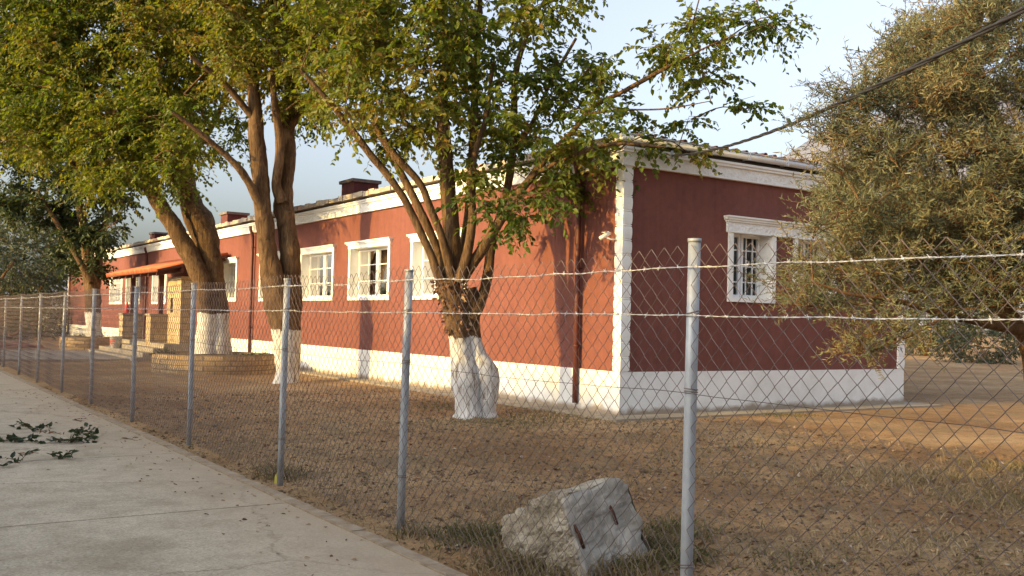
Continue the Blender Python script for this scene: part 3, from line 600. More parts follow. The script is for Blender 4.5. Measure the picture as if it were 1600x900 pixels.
def crown(mb, tb, polys, zt, nodes, leafL, leafW, k=9, nsub=5, nspr=5, Rc=.5, sprL=.5, dep=1.6, tmean=.5, tvar=.11, brR=.02, bias=0, slope=0, xr=0, grow=None, **kw):
    nodes0 = nodes; s = f/zt; a1 = .30*leafL*leafW*s*s
    for poly, cov, tm in polys:
        xs = [p[0] for p in poly]; ys = [p[1] for p in poly]
        area = .5*abs(sum(poly[i-1][0]*poly[i][1]-poly[i][0]*poly[i-1][1] for i in range(len(poly))))
        nl = -math.log(1-cov)*area/a1*DEN; ncl = max(2, int(nl/(k*nsub*nspr)))
        cs = []
        tries = 0
        while len(cs) < ncl and tries < 20000:
            tries += 1
            p = (random.uniform(min(xs), max(xs)), random.uniform(min(ys), max(ys)))
            if not in_poly(p, poly): continue
            c = UN(*p, zt+bias+slope*(p[0]-xr)/100+random.uniform(-1, 1)*dep)
            if c[2] < .9: continue
            cs.append(c)
        cs.sort(key=lambda c: np.linalg.norm(nodes0-c, axis=1).min())
        for c in cs:
            dist = np.linalg.norm(nodes-c, axis=1)+.6*np.maximum(0, nodes[:, 2]-c[2]+.2)
            s0 = nodes[np.argmin(dist)]; ln = np.linalg.norm(c-s0)
            mid = (s0+c)/2+np.array([0, 0, .08*np.linalg.norm(c-s0)])+rng.normal(size=3)*.06
            br = catmull([s0, mid, c], 4); nodes = np.vstack([nodes, br[len(br)//2:]]); b0 = min(brR, .35*brR+brR*.5*ln); tb.tubes(br, np.linspace(b0, b0*.4, len(br)), 5, cap=False)
            ct = tm+tvar*random.gauss(0, 1)
            E = c+nrm(rng.normal(size=(nsub, 3)))*rng.uniform(.5, 1., (nsub, 1))*Rc*np.array([1, 1, .75])
            if grow is not None: E = E+np.array(grow)*Rc
            S = br[rng.integers(len(br)//2, len(br), nsub)]
            Mi = (S+E)/2+rng.normal(size=(nsub, 3))*.05
            tb.tubes(np.stack([S, Mi, E], 1), np.array([[brR*.4, brR*.28, brR*.15]]), 4, cap=False)
            t = rng.uniform(.15, 1, (nsub, nspr, 1)); Pp = ((1-t)*S[:, None]+t*E[:, None]).reshape(-1, 3)
            dv = np.repeat(nrm(E-S), nspr, 0)*.7+rng.normal(size=(nsub*nspr, 3))*np.array([.7, .7, .45])
            if grow is not None: dv = dv+np.array(grow)
            sprays(mb, Pp, dv, sprL*rng.uniform(.6, 1.25, nsub*nspr), k, leafL, leafW, np.clip(np.full(nsub*nspr, ct)+rng.normal(size=nsub*nspr)*.08, 0, 1), **kw)

def tree(name, base, label, cat, limbs, polys, zt, bark, leafm, group=None, extra=None, sides=12, thick=0, **kw):
    t = thing(name, tuple(base), label, cat, group); tb = MB(); nodes = []
    for L in limbs:
        P, r_ = limb(tb, L, zt, sides); nodes.append(P[len(P)//3:])
    nodes = np.concatenate(nodes); cb = MB()
    crown(cb, tb, polys, zt, nodes, **kw)
    tb.build('trunk', bark, t); cb.build('crown', [leafm, bark], t)
    if extra: extra(t)
    return t
DEN = 2.1
# ---- tree nearest the corner: pollarded head, fan of limbs
Z3 = 16.3
limbs3 = [
 [(733, 670, 84), (733, 652, 58), (733, 645, 50), (730, 625, 45), (728, 595, 48), (722, 560, 42), (716, 525, 37), (711, 490, 42), (704, 458, 46), (700, 438, 38)],
 [(762, 670, 62, .1), (758, 652, 44, .1), (757, 640, 38, .1), (760, 612, 42, .1), (757, 582, 45, .1), (744, 550, 32, .1), (736, 510, 31, .1), (737, 475, 30, .1), (733, 450, 28, .1)],
 [(690, 445, 17, -.1), (672, 395, 15, -.15), (652, 352, 14, -.2), (632, 312, 13, -.3), (607, 275, 13, -.4), (580, 243, 13, -.5), (548, 200, 12, -.6), (515, 160, 10, -.8), (470, 110, 7, -1)],
 [(700, 440, 18, 0), (686, 395, 16, .1), (664, 345, 15, .1), (642, 300, 14, .2), (622, 262, 13, .3), (600, 215, 11, .4), (570, 160, 9, .5), (540, 90, 7, .6)],
 [(708, 440, 18, -.05), (690, 370, 14, -.2), (672, 325, 13, -.3), (655, 285, 12, -.4), (610, 235, 14, -.5), (585, 195, 11, -.5)],
 [(716, 440, 30, .15), (708, 380, 30, .2), (703, 325, 29, .3), (698, 270, 26, .4), (693, 215, 24, .4), (692, 150, 20, .5), (698, 90, 16, .5), (690, 20, 12, .5), (680, -60, 8, .5)],
 [(722, 440, 22, .35), (728, 380, 20, .5), (735, 320, 18, .6), (738, 250, 16, .7), (741, 180, 15, .8), (745, 90, 12, .9), (750, 0, 9, 1), (750, -70, 6, 1)],
 [(718, 440, 20, -.2), (732, 385, 17, -.3), (738, 335, 15, -.4), (735, 290, 13, -.5), (742, 240, 11, -.5), (760, 180, 9, -.5), (770, 100, 7, -.5)],
 [(722, 436, 22, -.1), (745, 402, 19, -.2), (772, 362, 17, -.3), (797, 320, 16, -.3), (826, 282, 13, -.4), (860, 240, 11, -.5), (895, 205, 10, -.5), (925, 168, 9, -.6), (970, 145, 8, -.7), (1030, 112, 7, -.8), (1075, 88, 4, -.8), (1130, 62, 2.5, -.9), (1170, 50, 1.5, -.9)],
 [(736, 500, 24, 0), (752, 468, 20, .1), (762, 430, 18, .2), (768, 380, 16, .3), (783, 330, 14, .4), (797, 270, 14, .5), (803, 200, 13, .6), (805, 120, 11, .7), (822, 60, 7, .7), (850, 0, 4, .7)],
 [(800, 240, 10, .5), (830, 195, 8, .6), (860, 130, 7, .7), (900, 60, 5, .8)],
 [(915, 178, 6, -.6), (970, 172, 4, -.7), (1040, 170, 3, -.8), (1110, 158, 1.5, -.8)],
 [(830, 275, 8, -.4), (890, 245, 7, -.7), (960, 225, 6, -.9), (1040, 230, 4, -1.0)],
]
polys3 = [([(470, -90), (720, -90), (715, 190), (640, 220), (570, 215), (500, 195), (462, 110)], .88, .66),
 ([(715, -90), (890, -90), (915, 40), (880, 180), (850, 230), (760, 250), (705, 215)], .70, .5),
 ([(720, 245), (860, 230), (910, 300), (870, 340), (790, 345), (730, 315)], .6, .42),
 ([(870, 215), (1000, 200), (1070, 208), (1135, 238), (1080, 262), (1000, 265), (950, 285), (900, 305), (865, 300)], .76, .62),
 ([(880, 120), (960, 90), (1000, 110), (960, 160), (900, 195)], .82, .5),
 ([(960, 150), (1060, 110), (1180, 75), (1190, 110), (1090, 140), (1000, 190)], .5, .5),
 ([(1000, 60), (1080, 10), (1190, 5), (1245, 35), (1190, 60), (1080, 105), (1010, 115)], .75, .5),
 ([(1040, 150), (1110, 135), (1200, 155), (1185, 180), (1080, 190)], .5, .35),
 ([(900, -90), (1000, -90), (960, -5), (910, 15)], .4, .4), ([(1070, -90), (1180, -90), (1190, -10), (1090, 0)], .4, .45),
 ([(690, 215), (800, 240), (800, 290), (710, 290)], .45, .45)]
def tuft(t):
    # dry suckers and dead leaves bound round the pollarded head
    m = MB(); n = 240; a = rng.uniform(0, 2*math.pi, n); c0, c1 = UN(702, 440, Z3), UN(716, 520, Z3+.0); u = rng.uniform(0, 1, n)**1.3
    c = c0[None]*(1-u[:, None])+c1[None]*u[:, None]; rr = (.27-.08*u)*rng.uniform(.8, 1.1, n)
    b = c+np.stack([np.cos(a)*rr, np.sin(a)*rr, np.zeros(n)], -1); d = np.stack([np.cos(a)*.6, np.sin(a)*.6, -rng.uniform(.2, 1, n)], -1)+rng.normal(size=(n, 3))*.4
    add_leaves(m, b, d, rng.normal(size=(n, 3)), rng.uniform(.05, .11, n), rng.uniform(.03, .07, n), rng.uniform(0, 1, n)); m.build('dead_leaves', M['dryleaf'], t)
tree('tree', GR(742, 655), 'broad-leaved tree with whitewashed trunk fanning into many limbs nearest the building corner', 'tree', limbs3, polys3, Z3, M['bark3'], M['leaf'], extra=tuft,
     leafL=.112, leafW=.074, k=9, nsub=4, nspr=4, Rc=.42, sprL=.48, dep=1.5, brR=.016)
# ---- twin-trunk tree in the middle
Z2 = 23.2
limbs2 = [
 [(445, 612, 66), (446, 598, 46), (446, 590, 40), (447, 570, 38), (446, 535, 42), (443, 500, 50), (436, 470, 52), (428, 445, 42), (421, 405, 33), (415, 360, 31), (409, 310, 31), (405, 260, 30), (400, 200, 26), (395, 130, 20), (385, 60, 15), (380, -40, 10)],
 [(452, 600, 36, .2), (453, 550, 36, .2), (452, 500, 42, .2), (455, 465, 38, .25), (455, 430, 34, .3), (452, 385, 33, .3), (447, 345, 32, .35), (443, 318, 34, .4), (447, 285, 28, .4), (451, 240, 26, .4), (450, 190, 24, .5), (458, 120, 18, .5), (475, 50, 14, .6), (490, -50, 9, .6)],
 [(440, 315, 22, .2), (432, 290, 18, .1), (436, 250, 17, .0), (437, 215, 16, 0), (430, 170, 13, -.2), (425, 110, 10, -.3)],
 [(408, 325, 18, -.1), (392, 292, 14, -.3), (375, 265, 13, -.5), (350, 240, 11, -.7), (318, 212, 9, -1), (270, 175, 7, -1.4)],
 [(400, 190, 14, 0), (350, 130, 10, -.5), (300, 90, 7, -1)], [(452, 200, 14, .4), (510, 130, 10, .4), (560, 60, 7, .4)]]
polys2 = [([(340, -110), (620, -110), (600, 50), (545, 140), (480, 175), (430, 170), (375, 150), (330, 60)], .95, .74),
 ([(320, 150), (400, 160), (390, 215), (345, 250), (315, 230)], .5, .45), ([(470, 150), (560, 150), (540, 200), (480, 190)], .5, .35)]
tree('tree', GR(446, 600), 'twin-trunked tree with whitewashed foot in the open soil, middle of the row', 'tree', limbs2, polys2, Z2, M['bark2'], M['leaf'],
     leafL=.115, leafW=.075, k=10, nsub=5, nspr=5, Rc=.55, sprL=.55, dep=1.6, slope=-.3, xr=420, brR=.022)
# ---- tree in the round stone planter
Z1 = 27.9
limbs1 = [
 [(322, 575, 46), (322, 556, 40), (323, 530, 36), (324, 490, 34), (321, 460, 33), (314, 436, 33), (299, 402, 32), (284, 375, 30), (269, 350, 29), (250, 320, 27), (232, 285, 24), (210, 230, 19), (190, 170, 14), (170, 90, 9)],
 [(341, 575, 50, .2), (341, 556, 44, .2), (341, 520, 39, .2), (340, 480, 36, .2), (336, 440, 34, .25), (329, 400, 36, .3), (318, 352, 40, .35), (303, 322, 34, .4), (292, 290, 30, .5), (290, 230, 24, .5), (298, 150, 17, .6), (308, 60, 11, .7)],
 [(322, 410, 24, .7), (310, 370, 22, .8), (296, 340, 22, .8), (285, 300, 18, .9), (262, 240, 13, 1.0), (240, 160, 9, 1.1)],
 [(300, 300, 15, .2), (270, 250, 11, -.6), (220, 190, 9, -1.5), (140, 140, 7, -2.5), (60, 110, 5, -3.5)],
 [(240, 300, 14, -.3), (180, 270, 10, -1), (110, 255, 7, -1.8)], [(296, 250, 14, .4), (340, 180, 10, .2), (370, 100, 7, 0)]]
polys1 = [([(30, -110), (350, -110), (375, 50), (345, 140), (300, 190), (200, 240), (100, 200), (40, 120)], .965, .62),
 ([(-70, 60), (60, 90), (160, 200), (120, 250), (30, 230), (-70, 220)], .975, .6),
 ([(110, 200), (290, 190), (320, 225), (290, 270), (240, 305), (190, 310), (130, 280)], .93, .66),
 ([(-70, -110), (60, -110), (90, 60), (-70, 70)], .975, .5)]
tree('tree', (8.35, 27.5, .45), 'thick double-stemmed tree with whitewashed foot growing in the nearer stone ring planter', 'tree', limbs1, polys1, Z1, M['bark1'], M['leaf'],
     leafL=.125, leafW=.08, k=11, nsub=6, nspr=6, Rc=.75, sprL=.65, dep=2.0, bias=-.8, slope=-.7, xr=40, brR=.025)
# ---- far planter tree
Z0 = 42.0
limbs0 = [[(147, 545, 30), (147, 530, 27), (146, 500, 25), (145, 470, 26), (143, 440, 25), (138, 400, 20), (130, 350, 16), (120, 290, 12), (110, 220, 8)],
 [(146, 470, 18, .2), (152, 430, 16, .3), (158, 380, 12, .5), (170, 320, 9, .7), (180, 260, 6, .8)], [(142, 440, 14, -.3), (120, 400, 10, -.6), (90, 350, 8, -1), (60, 300, 6, -1.4)]]
polys0 = [([(-40, 170), (60, 200), (150, 220), (190, 260), (185, 330), (155, 380), (100, 400), (60, 380), (20, 340), (-40, 320)], .85, .4),
 ([(90, 350), (185, 340), (195, 375), (175, 415), (150, 440), (110, 430), (90, 400)], .85, .4), ([(160, 240), (215, 250), (215, 310), (190, 330)], .5, .4)]
tree('tree', (PX(147, 545, 8.2)[0], PX(147, 545, 8.2)[1], .3), 'smaller dark tree with pale trunk in the farther stone ring planter', 'tree', limbs0, polys0, Z0, M['bark0'], M['leafdark'],
     leafL=.20, leafW=.125, k=9, nsub=6, nspr=5, Rc=.7, sprL=.6, dep=1.8, brR=.03, twig_r=.006)
# ---- olive at the right, in front of the building end
ZO = 9.3; DEN = 2.1
limbsO = [[(1660, 900, 110), (1655, 800, 95), (1648, 700, 85), (1640, 620, 80), (1628, 560, 60), (1605, 520, 38), (1585, 500, 30), (1555, 470, 24), (1520, 410, 19), (1480, 350, 15), (1430, 300, 11), (1370, 250, 7), (1310, 220, 5)],
 [(1640, 620, 60, .2), (1640, 500, 46, .4), (1625, 400, 38, .6), (1600, 300, 30, .7), (1560, 200, 22, .8), (1530, 120, 16, .9), (1500, 50, 9, .9)],
 [(1595, 515, 24, -.2), (1540, 505, 16, -.5), (1470, 490, 12, -.8), (1400, 470, 9, -1), (1330, 460, 6, -1.2), (1270, 440, 4, -1.3)],
 [(1560, 470, 18, .3), (1510, 330, 14, .5), (1480, 240, 11, .6), (1440, 170, 8, .6), (1390, 120, 5, .7)],
 [(1645, 560, 50, .1), (1700, 460, 40, .1), (1740, 340, 30, 0), (1750, 200, 20, 0)], [(1480, 492, 8, -.8), (1430, 520, 6, -.9), (1370, 545, 4, -1), (1320, 555, 3, -1)]]
polysO = [([(1245, 215), (1290, 190), (1300, 150), (1350, 120), (1390, 160), (1400, 240), (1340, 260), (1260, 260)], .78, .3),
 ([(1360, 110), (1390, 60), (1440, 35), (1500, 15), (1600, 10), (1720, -40), (1760, 120), (1600, 180), (1480, 200), (1400, 180)], .92, .55),
 ([(1265, 270), (1400, 240), (1560, 200), (1760, 180), (1780, 330), (1600, 400), (1450, 400), (1300, 380), (1262, 340)], .88, .52),
 ([(1255, 380), (1330, 360), (1480, 390), (1640, 390), (1640, 480), (1480, 490), (1380, 480), (1290, 480), (1236, 460)], .88, .52),
 ([(1300, 545), (1350, 515), (1400, 500), (1450, 490), (1430, 520), (1390, 545), (1330, 560)], .75, .58), ([(1240, 420), (1280, 400), (1300, 500), (1232, 490)], .8, .45), ([(1640, 380), (1780, 330), (1770, 480), (1660, 500)], .7, .55)]
tree('olive_tree', GR(1652, 870), 'large golden-grey olive tree hanging over the end wall of the building', 'tree', limbsO, polysO, ZO, M['barkO'], M['olive'],
     leafL=.060, leafW=.0115, k=12, nsub=6, nspr=6, Rc=.36, sprL=.24, dep=1.3, brR=.010, droop=.0, hang=-.25, spread=.75, twig_r=.0022, scatter=.6, up=.3, grow=(0, 0, .2), tvar=.17)
# ---- background trees and bushes, each its own thing
def bushy(name, px, py, z, rx, rz, label, cat, leafm, group=None, n=2600, lf=.26, stem=True, tm=.5):
    b = UN(px, py, z); b[2] = max(0, gz(b[0], b[1])); t = thing(name, tuple(b), label, cat, group); c = MB(); tb = MB()
    hz = rz; cc = b+np.array([0, 0, hz*(1.1 if stem else .75)])
    k = 8; ns = n//k; u = nrm(rng.normal(size=(ns, 3))); rr = rng.uniform(.35, 1, (ns, 1))**.6; lump = 1+.7*fbm(u*2.2+px*.37, 3)[:, None]
    P = cc+u*rr*lump*np.array([rx, rx, hz]); ok = P[:, 2] > .15; P = P[ok]; u = u[ok]
    sprays(c, P, u+rng.normal(size=u.shape)*.5+np.array([0, 0, .3]), np.full(len(P), lf*3)*rng.uniform(.6, 1.3, len(P)), k, lf, lf*.45, np.clip(tm+rng.normal(size=len(P))*.18, 0, 1), twig_r=.008)
    for q in range(4):
        e = cc+nrm(rng.normal(size=3))*np.array([rx, rx, hz])*.6; tb.tubes(catmull([b+rng.normal(size=3)*.05*np.array([1, 1, 0]), (b+e)/2+rng.normal(size=3)*.15, e], 4), np.linspace(.10, .03, 9)*max(.5, rx/2), 6)
    tb.build('trunk', M['barkO'], t); c.build('crown', [leafm, M['barkO']], t); return t
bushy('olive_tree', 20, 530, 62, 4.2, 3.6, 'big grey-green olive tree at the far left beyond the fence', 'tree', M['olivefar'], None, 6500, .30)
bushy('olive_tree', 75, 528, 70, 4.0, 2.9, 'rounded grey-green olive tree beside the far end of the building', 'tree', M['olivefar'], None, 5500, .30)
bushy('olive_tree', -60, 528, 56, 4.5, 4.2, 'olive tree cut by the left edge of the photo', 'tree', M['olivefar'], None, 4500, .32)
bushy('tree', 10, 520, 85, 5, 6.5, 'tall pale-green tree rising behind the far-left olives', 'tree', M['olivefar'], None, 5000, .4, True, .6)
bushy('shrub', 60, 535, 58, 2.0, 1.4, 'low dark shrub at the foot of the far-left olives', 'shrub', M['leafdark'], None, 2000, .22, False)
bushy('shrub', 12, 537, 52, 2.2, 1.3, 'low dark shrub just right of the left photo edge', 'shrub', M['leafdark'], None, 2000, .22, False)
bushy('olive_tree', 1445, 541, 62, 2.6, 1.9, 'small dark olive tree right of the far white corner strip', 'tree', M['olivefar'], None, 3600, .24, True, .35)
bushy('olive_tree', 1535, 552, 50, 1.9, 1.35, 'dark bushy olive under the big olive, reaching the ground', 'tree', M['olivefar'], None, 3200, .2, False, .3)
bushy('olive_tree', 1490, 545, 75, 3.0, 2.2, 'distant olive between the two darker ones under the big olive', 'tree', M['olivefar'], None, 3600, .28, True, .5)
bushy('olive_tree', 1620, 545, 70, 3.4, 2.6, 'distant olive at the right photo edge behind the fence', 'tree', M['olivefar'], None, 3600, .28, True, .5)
# ---- hedgerow across the road whose shadow covers the foreground
hm = MB(); ny, nzz = 160, 14
yy = np.linspace(-40, 90, ny); V = []
for y in yy:
    top = 4.2+.35*fbm(np.array([y*.45, 0, 0]), 4)+.25*vn3(np.array([y*2.1, 4, 0]))
    top -= .75*np.clip((y-17)/5, 0, 1)
    prof = [(-7, 0), (-7.1, top*.4), (-7.2, top*.75), (-7.6, top*.95), (-8, top), (-8.5, top*.9), (-9, top*.6), (-9.1, 0)]
    V += [(x_+.35*vn3(np.array([y*1.3, z_*1.2, 1])), y, z_) for x_, z_ in prof]
i = np.arange(ny*8).reshape(ny, 8); hm.add(V, np.stack([i[:-1, :-1], i[1:, :-1], i[1:, 1:], i[:-1, 1:]], -1).reshape(-1, 4), 0, smooth=True)
nh = 9000; hyy = rng.uniform(-20, 60, nh); tp = np.interp(hyy, yy, [v[2] for v in V[4::8]]); Pp = np.stack([-8+rng.normal(size=nh)*.5, hyy, tp-.1+rng.uniform(-.2, .35, nh)], -1)
add_leaves(hm, Pp, rng.normal(size=(nh, 3)), rng.normal(size=(nh, 3)), rng.uniform(.12, .25, nh), rng.uniform(.08, .15, nh), rng.uniform(0, 1, nh), 1)
hm.build('hedgerow', [M['hedge'], M['leafdark']], kind='stuff', label='dense green hedgerow along the other side of the road', cat='hedge')

# ================================================================== PLANTERS AND SMALL THINGS
def planter(c, R, h_, label):
    t = thing('planter', tuple(c), label, 'planter', 'stone ring planters'); m = MB(); c = np.array(c)
    m.lathe(c, [(R, -.1), (R+.01, h_*.5), (R, h_), (R-.02, h_+.03), (R-.28, h_+.03), (R-.3, h_-.05)], 48); m.build('stone_ring', M['brickring'], t)
    m = MB(); n = 16; m.lathe(c, [(R-.29, h_-.06), (R*.5, h_-.02), (.01, h_+.02)], 32); m.build('soil', M['soil'], t); return t
planter((8.2, 26.95, 0), 1.6, .50, 'larger round stone ring planter around the thick double-stemmed tree'); planter((8.05, 43.9, 0), 1.05, .50, 'smaller round stone ring planter farther off, left of the porch steps')
def plant(c, label, n, sp, h_, tm, lm, group=None):
    t = thing('plant', tuple(c), label, 'plant', group); m = MB(); c = np.array(c)
    d = nrm(rng.normal(size=(n, 3))*np.array([1, 1, .3])+np.array([0, 0, .7])); sprays(m, c+rng.normal(size=(n, 3))*np.array([sp, sp, 0]), d, np.full(n, h_)*rng.uniform(.6, 1.2, n), 6, .07, .045, np.full(n, tm)); m.build('foliage', [lm, M['barkO']], t)
for px, py, z_, lb in ((255, 553, 26.2, 'small low plant on the left rim of the larger stone planter'), (385, 548, 26.2, 'low dark plant on the right side of the larger stone planter'), (405, 550, 26.8, 'low plant at the right rim of the larger stone planter'), (128, 526, 42.2, 'tuft of leaves in the left of the smaller stone planter'), (163, 524, 42, 'tuft of leaves in the right of the smaller stone planter')):
    q = UN(px, py, z_); q[2] = .5; plant(q, lb, 22, .12, .3, .35, M['leafdark'])
# bucket on the steps
q = PX(181, 535, 8.0); q[2] = .283
b = thing('bucket', tuple(q), 'white bucket with red marking standing on the porch steps', 'bucket'); m = MB(); m.lathe(q, [(.0, .0), (.17, 0), (.215, .40), (.235, .40), (.235, .43), (.205, .43), (.16, .03)], 24); m.build('pail', M['white'], b)
m = MB()
for z_, s_, l_ in ((.27, 0, 1.5), (.22, .1, 1.3), (.13, .15, 1.0), (.18, -.2, .5)):
    m = MB(); a_ = np.linspace(math.pi*1.15-l_/2+s_, math.pi*1.15+l_/2+s_, 10); rr_ = .172+.045*z_/.4+.006
    for a0, a1 in zip(a_[:-1], a_[1:]):
        m.add([(q[0]+rr_*math.cos(a0), q[1]+rr_*math.sin(a0), q[2]+z_), (q[0]+rr_*math.cos(a1), q[1]+rr_*math.sin(a1), q[2]+z_), (q[0]+(rr_+.003)*math.cos(a1), q[1]+(rr_+.003)*math.sin(a1), q[2]+z_+.03), (q[0]+(rr_+.003)*math.cos(a0), q[1]+(rr_+.003)*math.sin(a0), q[2]+z_+.03)], [(0, 1, 2, 3)])
    m.build('printed_marking', M['red'], b)
q = np.array([8.75, y1+.1, 1.562]); b = thing('red_bottle', tuple(q), 'small red bottle standing on the farther stone porch pier', 'bottle'); m = MB(); m.lathe(q, [(0, 0), (.08, 0), (.085, .25), (.04, .33), (.035, .42), (0, .42)], 14); m.build('bottle_body', M['red'], b)
# round lamp on the stone porch wall
q = np.array([8.72, PX(270, 500, 9.3)[1]-.25, 2.45])
# concrete block in the foreground, behind the fence
def block():
    ctr = UN(900, 834, 6.6); t = thing('concrete_block', (ctr[0], ctr[1], 0), 'rough old concrete block with two rusty iron bars leaning behind the fence', 'block')
    n = 40; hx_, hy_, hz_ = .285, .36, .31; m = MB()
    ya = math.radians(2); ro = math.radians(13); ti = math.radians(-14)
    # local axes: ex across the smooth face, ey depth (away), ez up
    ex = np.array([math.cos(ya), math.sin(ya), 0]); ey = np.array([-math.sin(ya), math.cos(ya), 0]); ez = np.array([0, 0, 1.])
    ex2 = ex*math.cos(ro)+ez*-math.sin(ro)*-1*0+ez*math.sin(ro); ez2 = ez*math.cos(ro)-ex*math.sin(ro)*-1*-1
    ez2 = np.cross(ex2, ey); ez2 = nrm(ez2); ey2 = nrm(ey*math.cos(ti)+ez2*math.sin(ti)); ez2 = np.cross(ex2, ey2)
    def W_(p): return ctr+p[..., 0:1]*ex2+p[..., 1:2]*ey2+p[..., 2:3]*ez2
    lin = np.linspace(-1, 1, n)
    for axis in range(3):
        for sgn in (-1, 1):
            a_, b_ = np.meshgrid(lin, lin, indexing='ij'); p = np.zeros((n, n, 3)); p[..., axis] = sgn; o_ = [k for k in range(3) if k != axis]; p[..., o_[0]] = a_; p[..., o_[1]] = b_
            front = (axis == 1 and sgn == -1)
            q = p*np.array([hx_, hy_, hz_])
            q[..., 0] -= np.where(p[..., 2] > .62, 1, 0)*0
            # worn edges: pull the corners in, knock off the upper right corner
            rr = np.sum(np.abs(p)**18, -1)**(1/18.); q = q/rr[..., None]
            cut = np.maximum(0, p[..., 0]*.55+p[..., 2]*.75-1.08); q -= cut[..., None]*np.array([.14, 0, .2])
            wv = fbm(q*6+3.1, 6)+.6*np.abs(vn3(q*19))+.3*vn3(q*40); left = np.clip(.25+(-p[..., 0])*.8, .12, 1) if axis != 1 else .35
            amp = .042 if front else .085
            nrv = nrm(q); q = q+nrv*(wv*amp*(left if not front else 1))[..., None]
            q[..., 0] -= np.where(p[..., 0] < -.2, (-p[..., 0]-.2)*.10*np.clip((p[..., 1]+1)/1.2, 0, 1)*(1.2-.9*p[..., 2]), 0)
            q[..., 2] += np.clip(p[..., 1]+.3, 0, 2)*-.06
            if front:
                q[..., 1] += .016*np.clip((.42-p[..., 2])*12, 0, 1)*np.clip((p[..., 0]+.86)*12, 0, 1)
            i_ = np.arange(n*n).reshape(n, n); fq = np.stack([i_[:-1, :-1], i_[1:, :-1], i_[1:, 1:], i_[:-1, 1:]], -1).reshape(-1, 4)
            if (axis == 1) ^ (sgn == -1): fq = fq[:, ::-1]
            if not front: m.add(W_(q), fq, 0, smooth=False)
            else: m.add(W_(q), fq, 1, smooth=False)
    m.build('block_body', [M['block'], M['blockface']], t)
    for u_, v_, w_ in ((-.235, .05, -.365), (.08, .10, -.35)):
        m = MB(); pts = [W_(np.array([[u_-.004, w_+.012, v_+.07]]))[0], W_(np.array([[u_, w_-.007, v_]]))[0], W_(np.array([[u_+.012, w_+.005, v_-.085]]))[0]]
        m.tubes(pts, .011, 6); m.build('iron_bar', M['rust'], t)
block()
# twisted service cable from the roof corner to a pole beyond the frame
ca = UN(1050, 243, 16.6); cb_ = UN(1740, -62, 4.8); cab = thing('power_cable', tuple(ca), 'twisted black power cable running from the roof corner up past the olive', 'cable'); m = MB()
t = np.linspace(0, 1, 240); base_ = ca[None]*(1-t[:, None])+cb_[None]*t[:, None]; base_[:, 2] -= .22*4*t*(1-t)
ph = t*2*math.pi*9
for o_ in (0, math.pi*2/3, math.pi*4/3): m.tubes(base_+np.stack([.009*np.cos(ph+o_)*.55, .009*np.cos(ph+o_)*-.8, .011*np.sin(ph+o_)], -1), .0095, 6)
m.build('strands', M['cable'], cab)
m = MB(); m.tubes([(ca[0], ca[1], 4.4), (ca[0], ca[1], ca[2]+.08)], .025, 8); m.build('roof_bracket', M['galv'], cab)
# leafy cut sprigs lying on the road
for n_, (px, py, lb) in enumerate(((45, 691, 'dark sprig with raised leaves on the road, left'), (50, 668, 'cut sprig on the road, uppermost left of the scatter'), (63, 671, 'flat small sprig beside the uppermost left sprig'), (22, 690, 'upright curled sprig left of the scatter on the road'), (78, 678, 'thin dry sprig in the middle of the scatter on the road'), (118, 677, 'largest green leafy sprig on the road'), (106, 690, 'dark clump sprig just below the largest green sprig'), (118, 692, 'curled sprig right of the dark clump on the road'), (134, 686, 'lone flat leaf sprig at the right of the scatter'), (195, 686, 'long dry twig on the road nearest the kerb'), (32, 723, 'flat grey-green sprig lying on the road joint'), (108, 718, 'small curled leaf sprig below the road joint scatter'), (44, 711, 'pale dry sprig above the road joint'), (112, 657, 'thin dry twig farthest up the road'), (8, 690, 'sprig at the left photo edge on the road'))):
    q = GR(px, py, .01); q[2] = .012; t = thing('leafy_sprig', tuple(q), lb, 'sprig', 'cut sprigs lying on the road'); m = MB(); dry = n_ in (4, 9, 12, 13)
    k_ = 7 if not dry else 4; ns_ = 3 if n_ not in (5, 6) else 6
    d = rng.normal(size=(ns_, 3))*np.array([1, 1, .08]); d[:, 2] = np.abs(d[:, 2])+(.35 if not dry else .06)
    sprays(m, np.repeat(q[None], ns_, 0)+rng.normal(size=(ns_, 3))*np.array([.04, .04, 0])+np.array([0, 0, .01]), d, np.full(ns_, .26 if not dry else .3), k_, .085 if not dry else .05, .055 if not dry else .02, np.full(ns_, .18 if not dry else .6), droop=.3, hang=.0, scatter=.5, twig_r=.004)
    m.build('leaves', [M['leafdark'] if not dry else M['dryleaf'], M['barkO']], t)
# yellow scrap at the weedy post
q = GR(432, 752, .03); t = thing('plastic_scrap', tuple(q), 'yellow plastic scrap at the weedy foot of the fence post', 'scrap'); m = MB()
d_ = R0*.022; m.add([q-d_+[0, 0, -.02], q+d_+[0, 0, -.02], q+d_*.9+[0.02, -.01, .04], q-d_*.8+[0, 0, .05], q+d_*.8+[.03, 0, .085], q-d_*.6+[.02, 0, .09]], [(0, 1, 2, 3), (3, 2, 4, 5)]); m.build('scrap_sheet', M['yellow'], t)
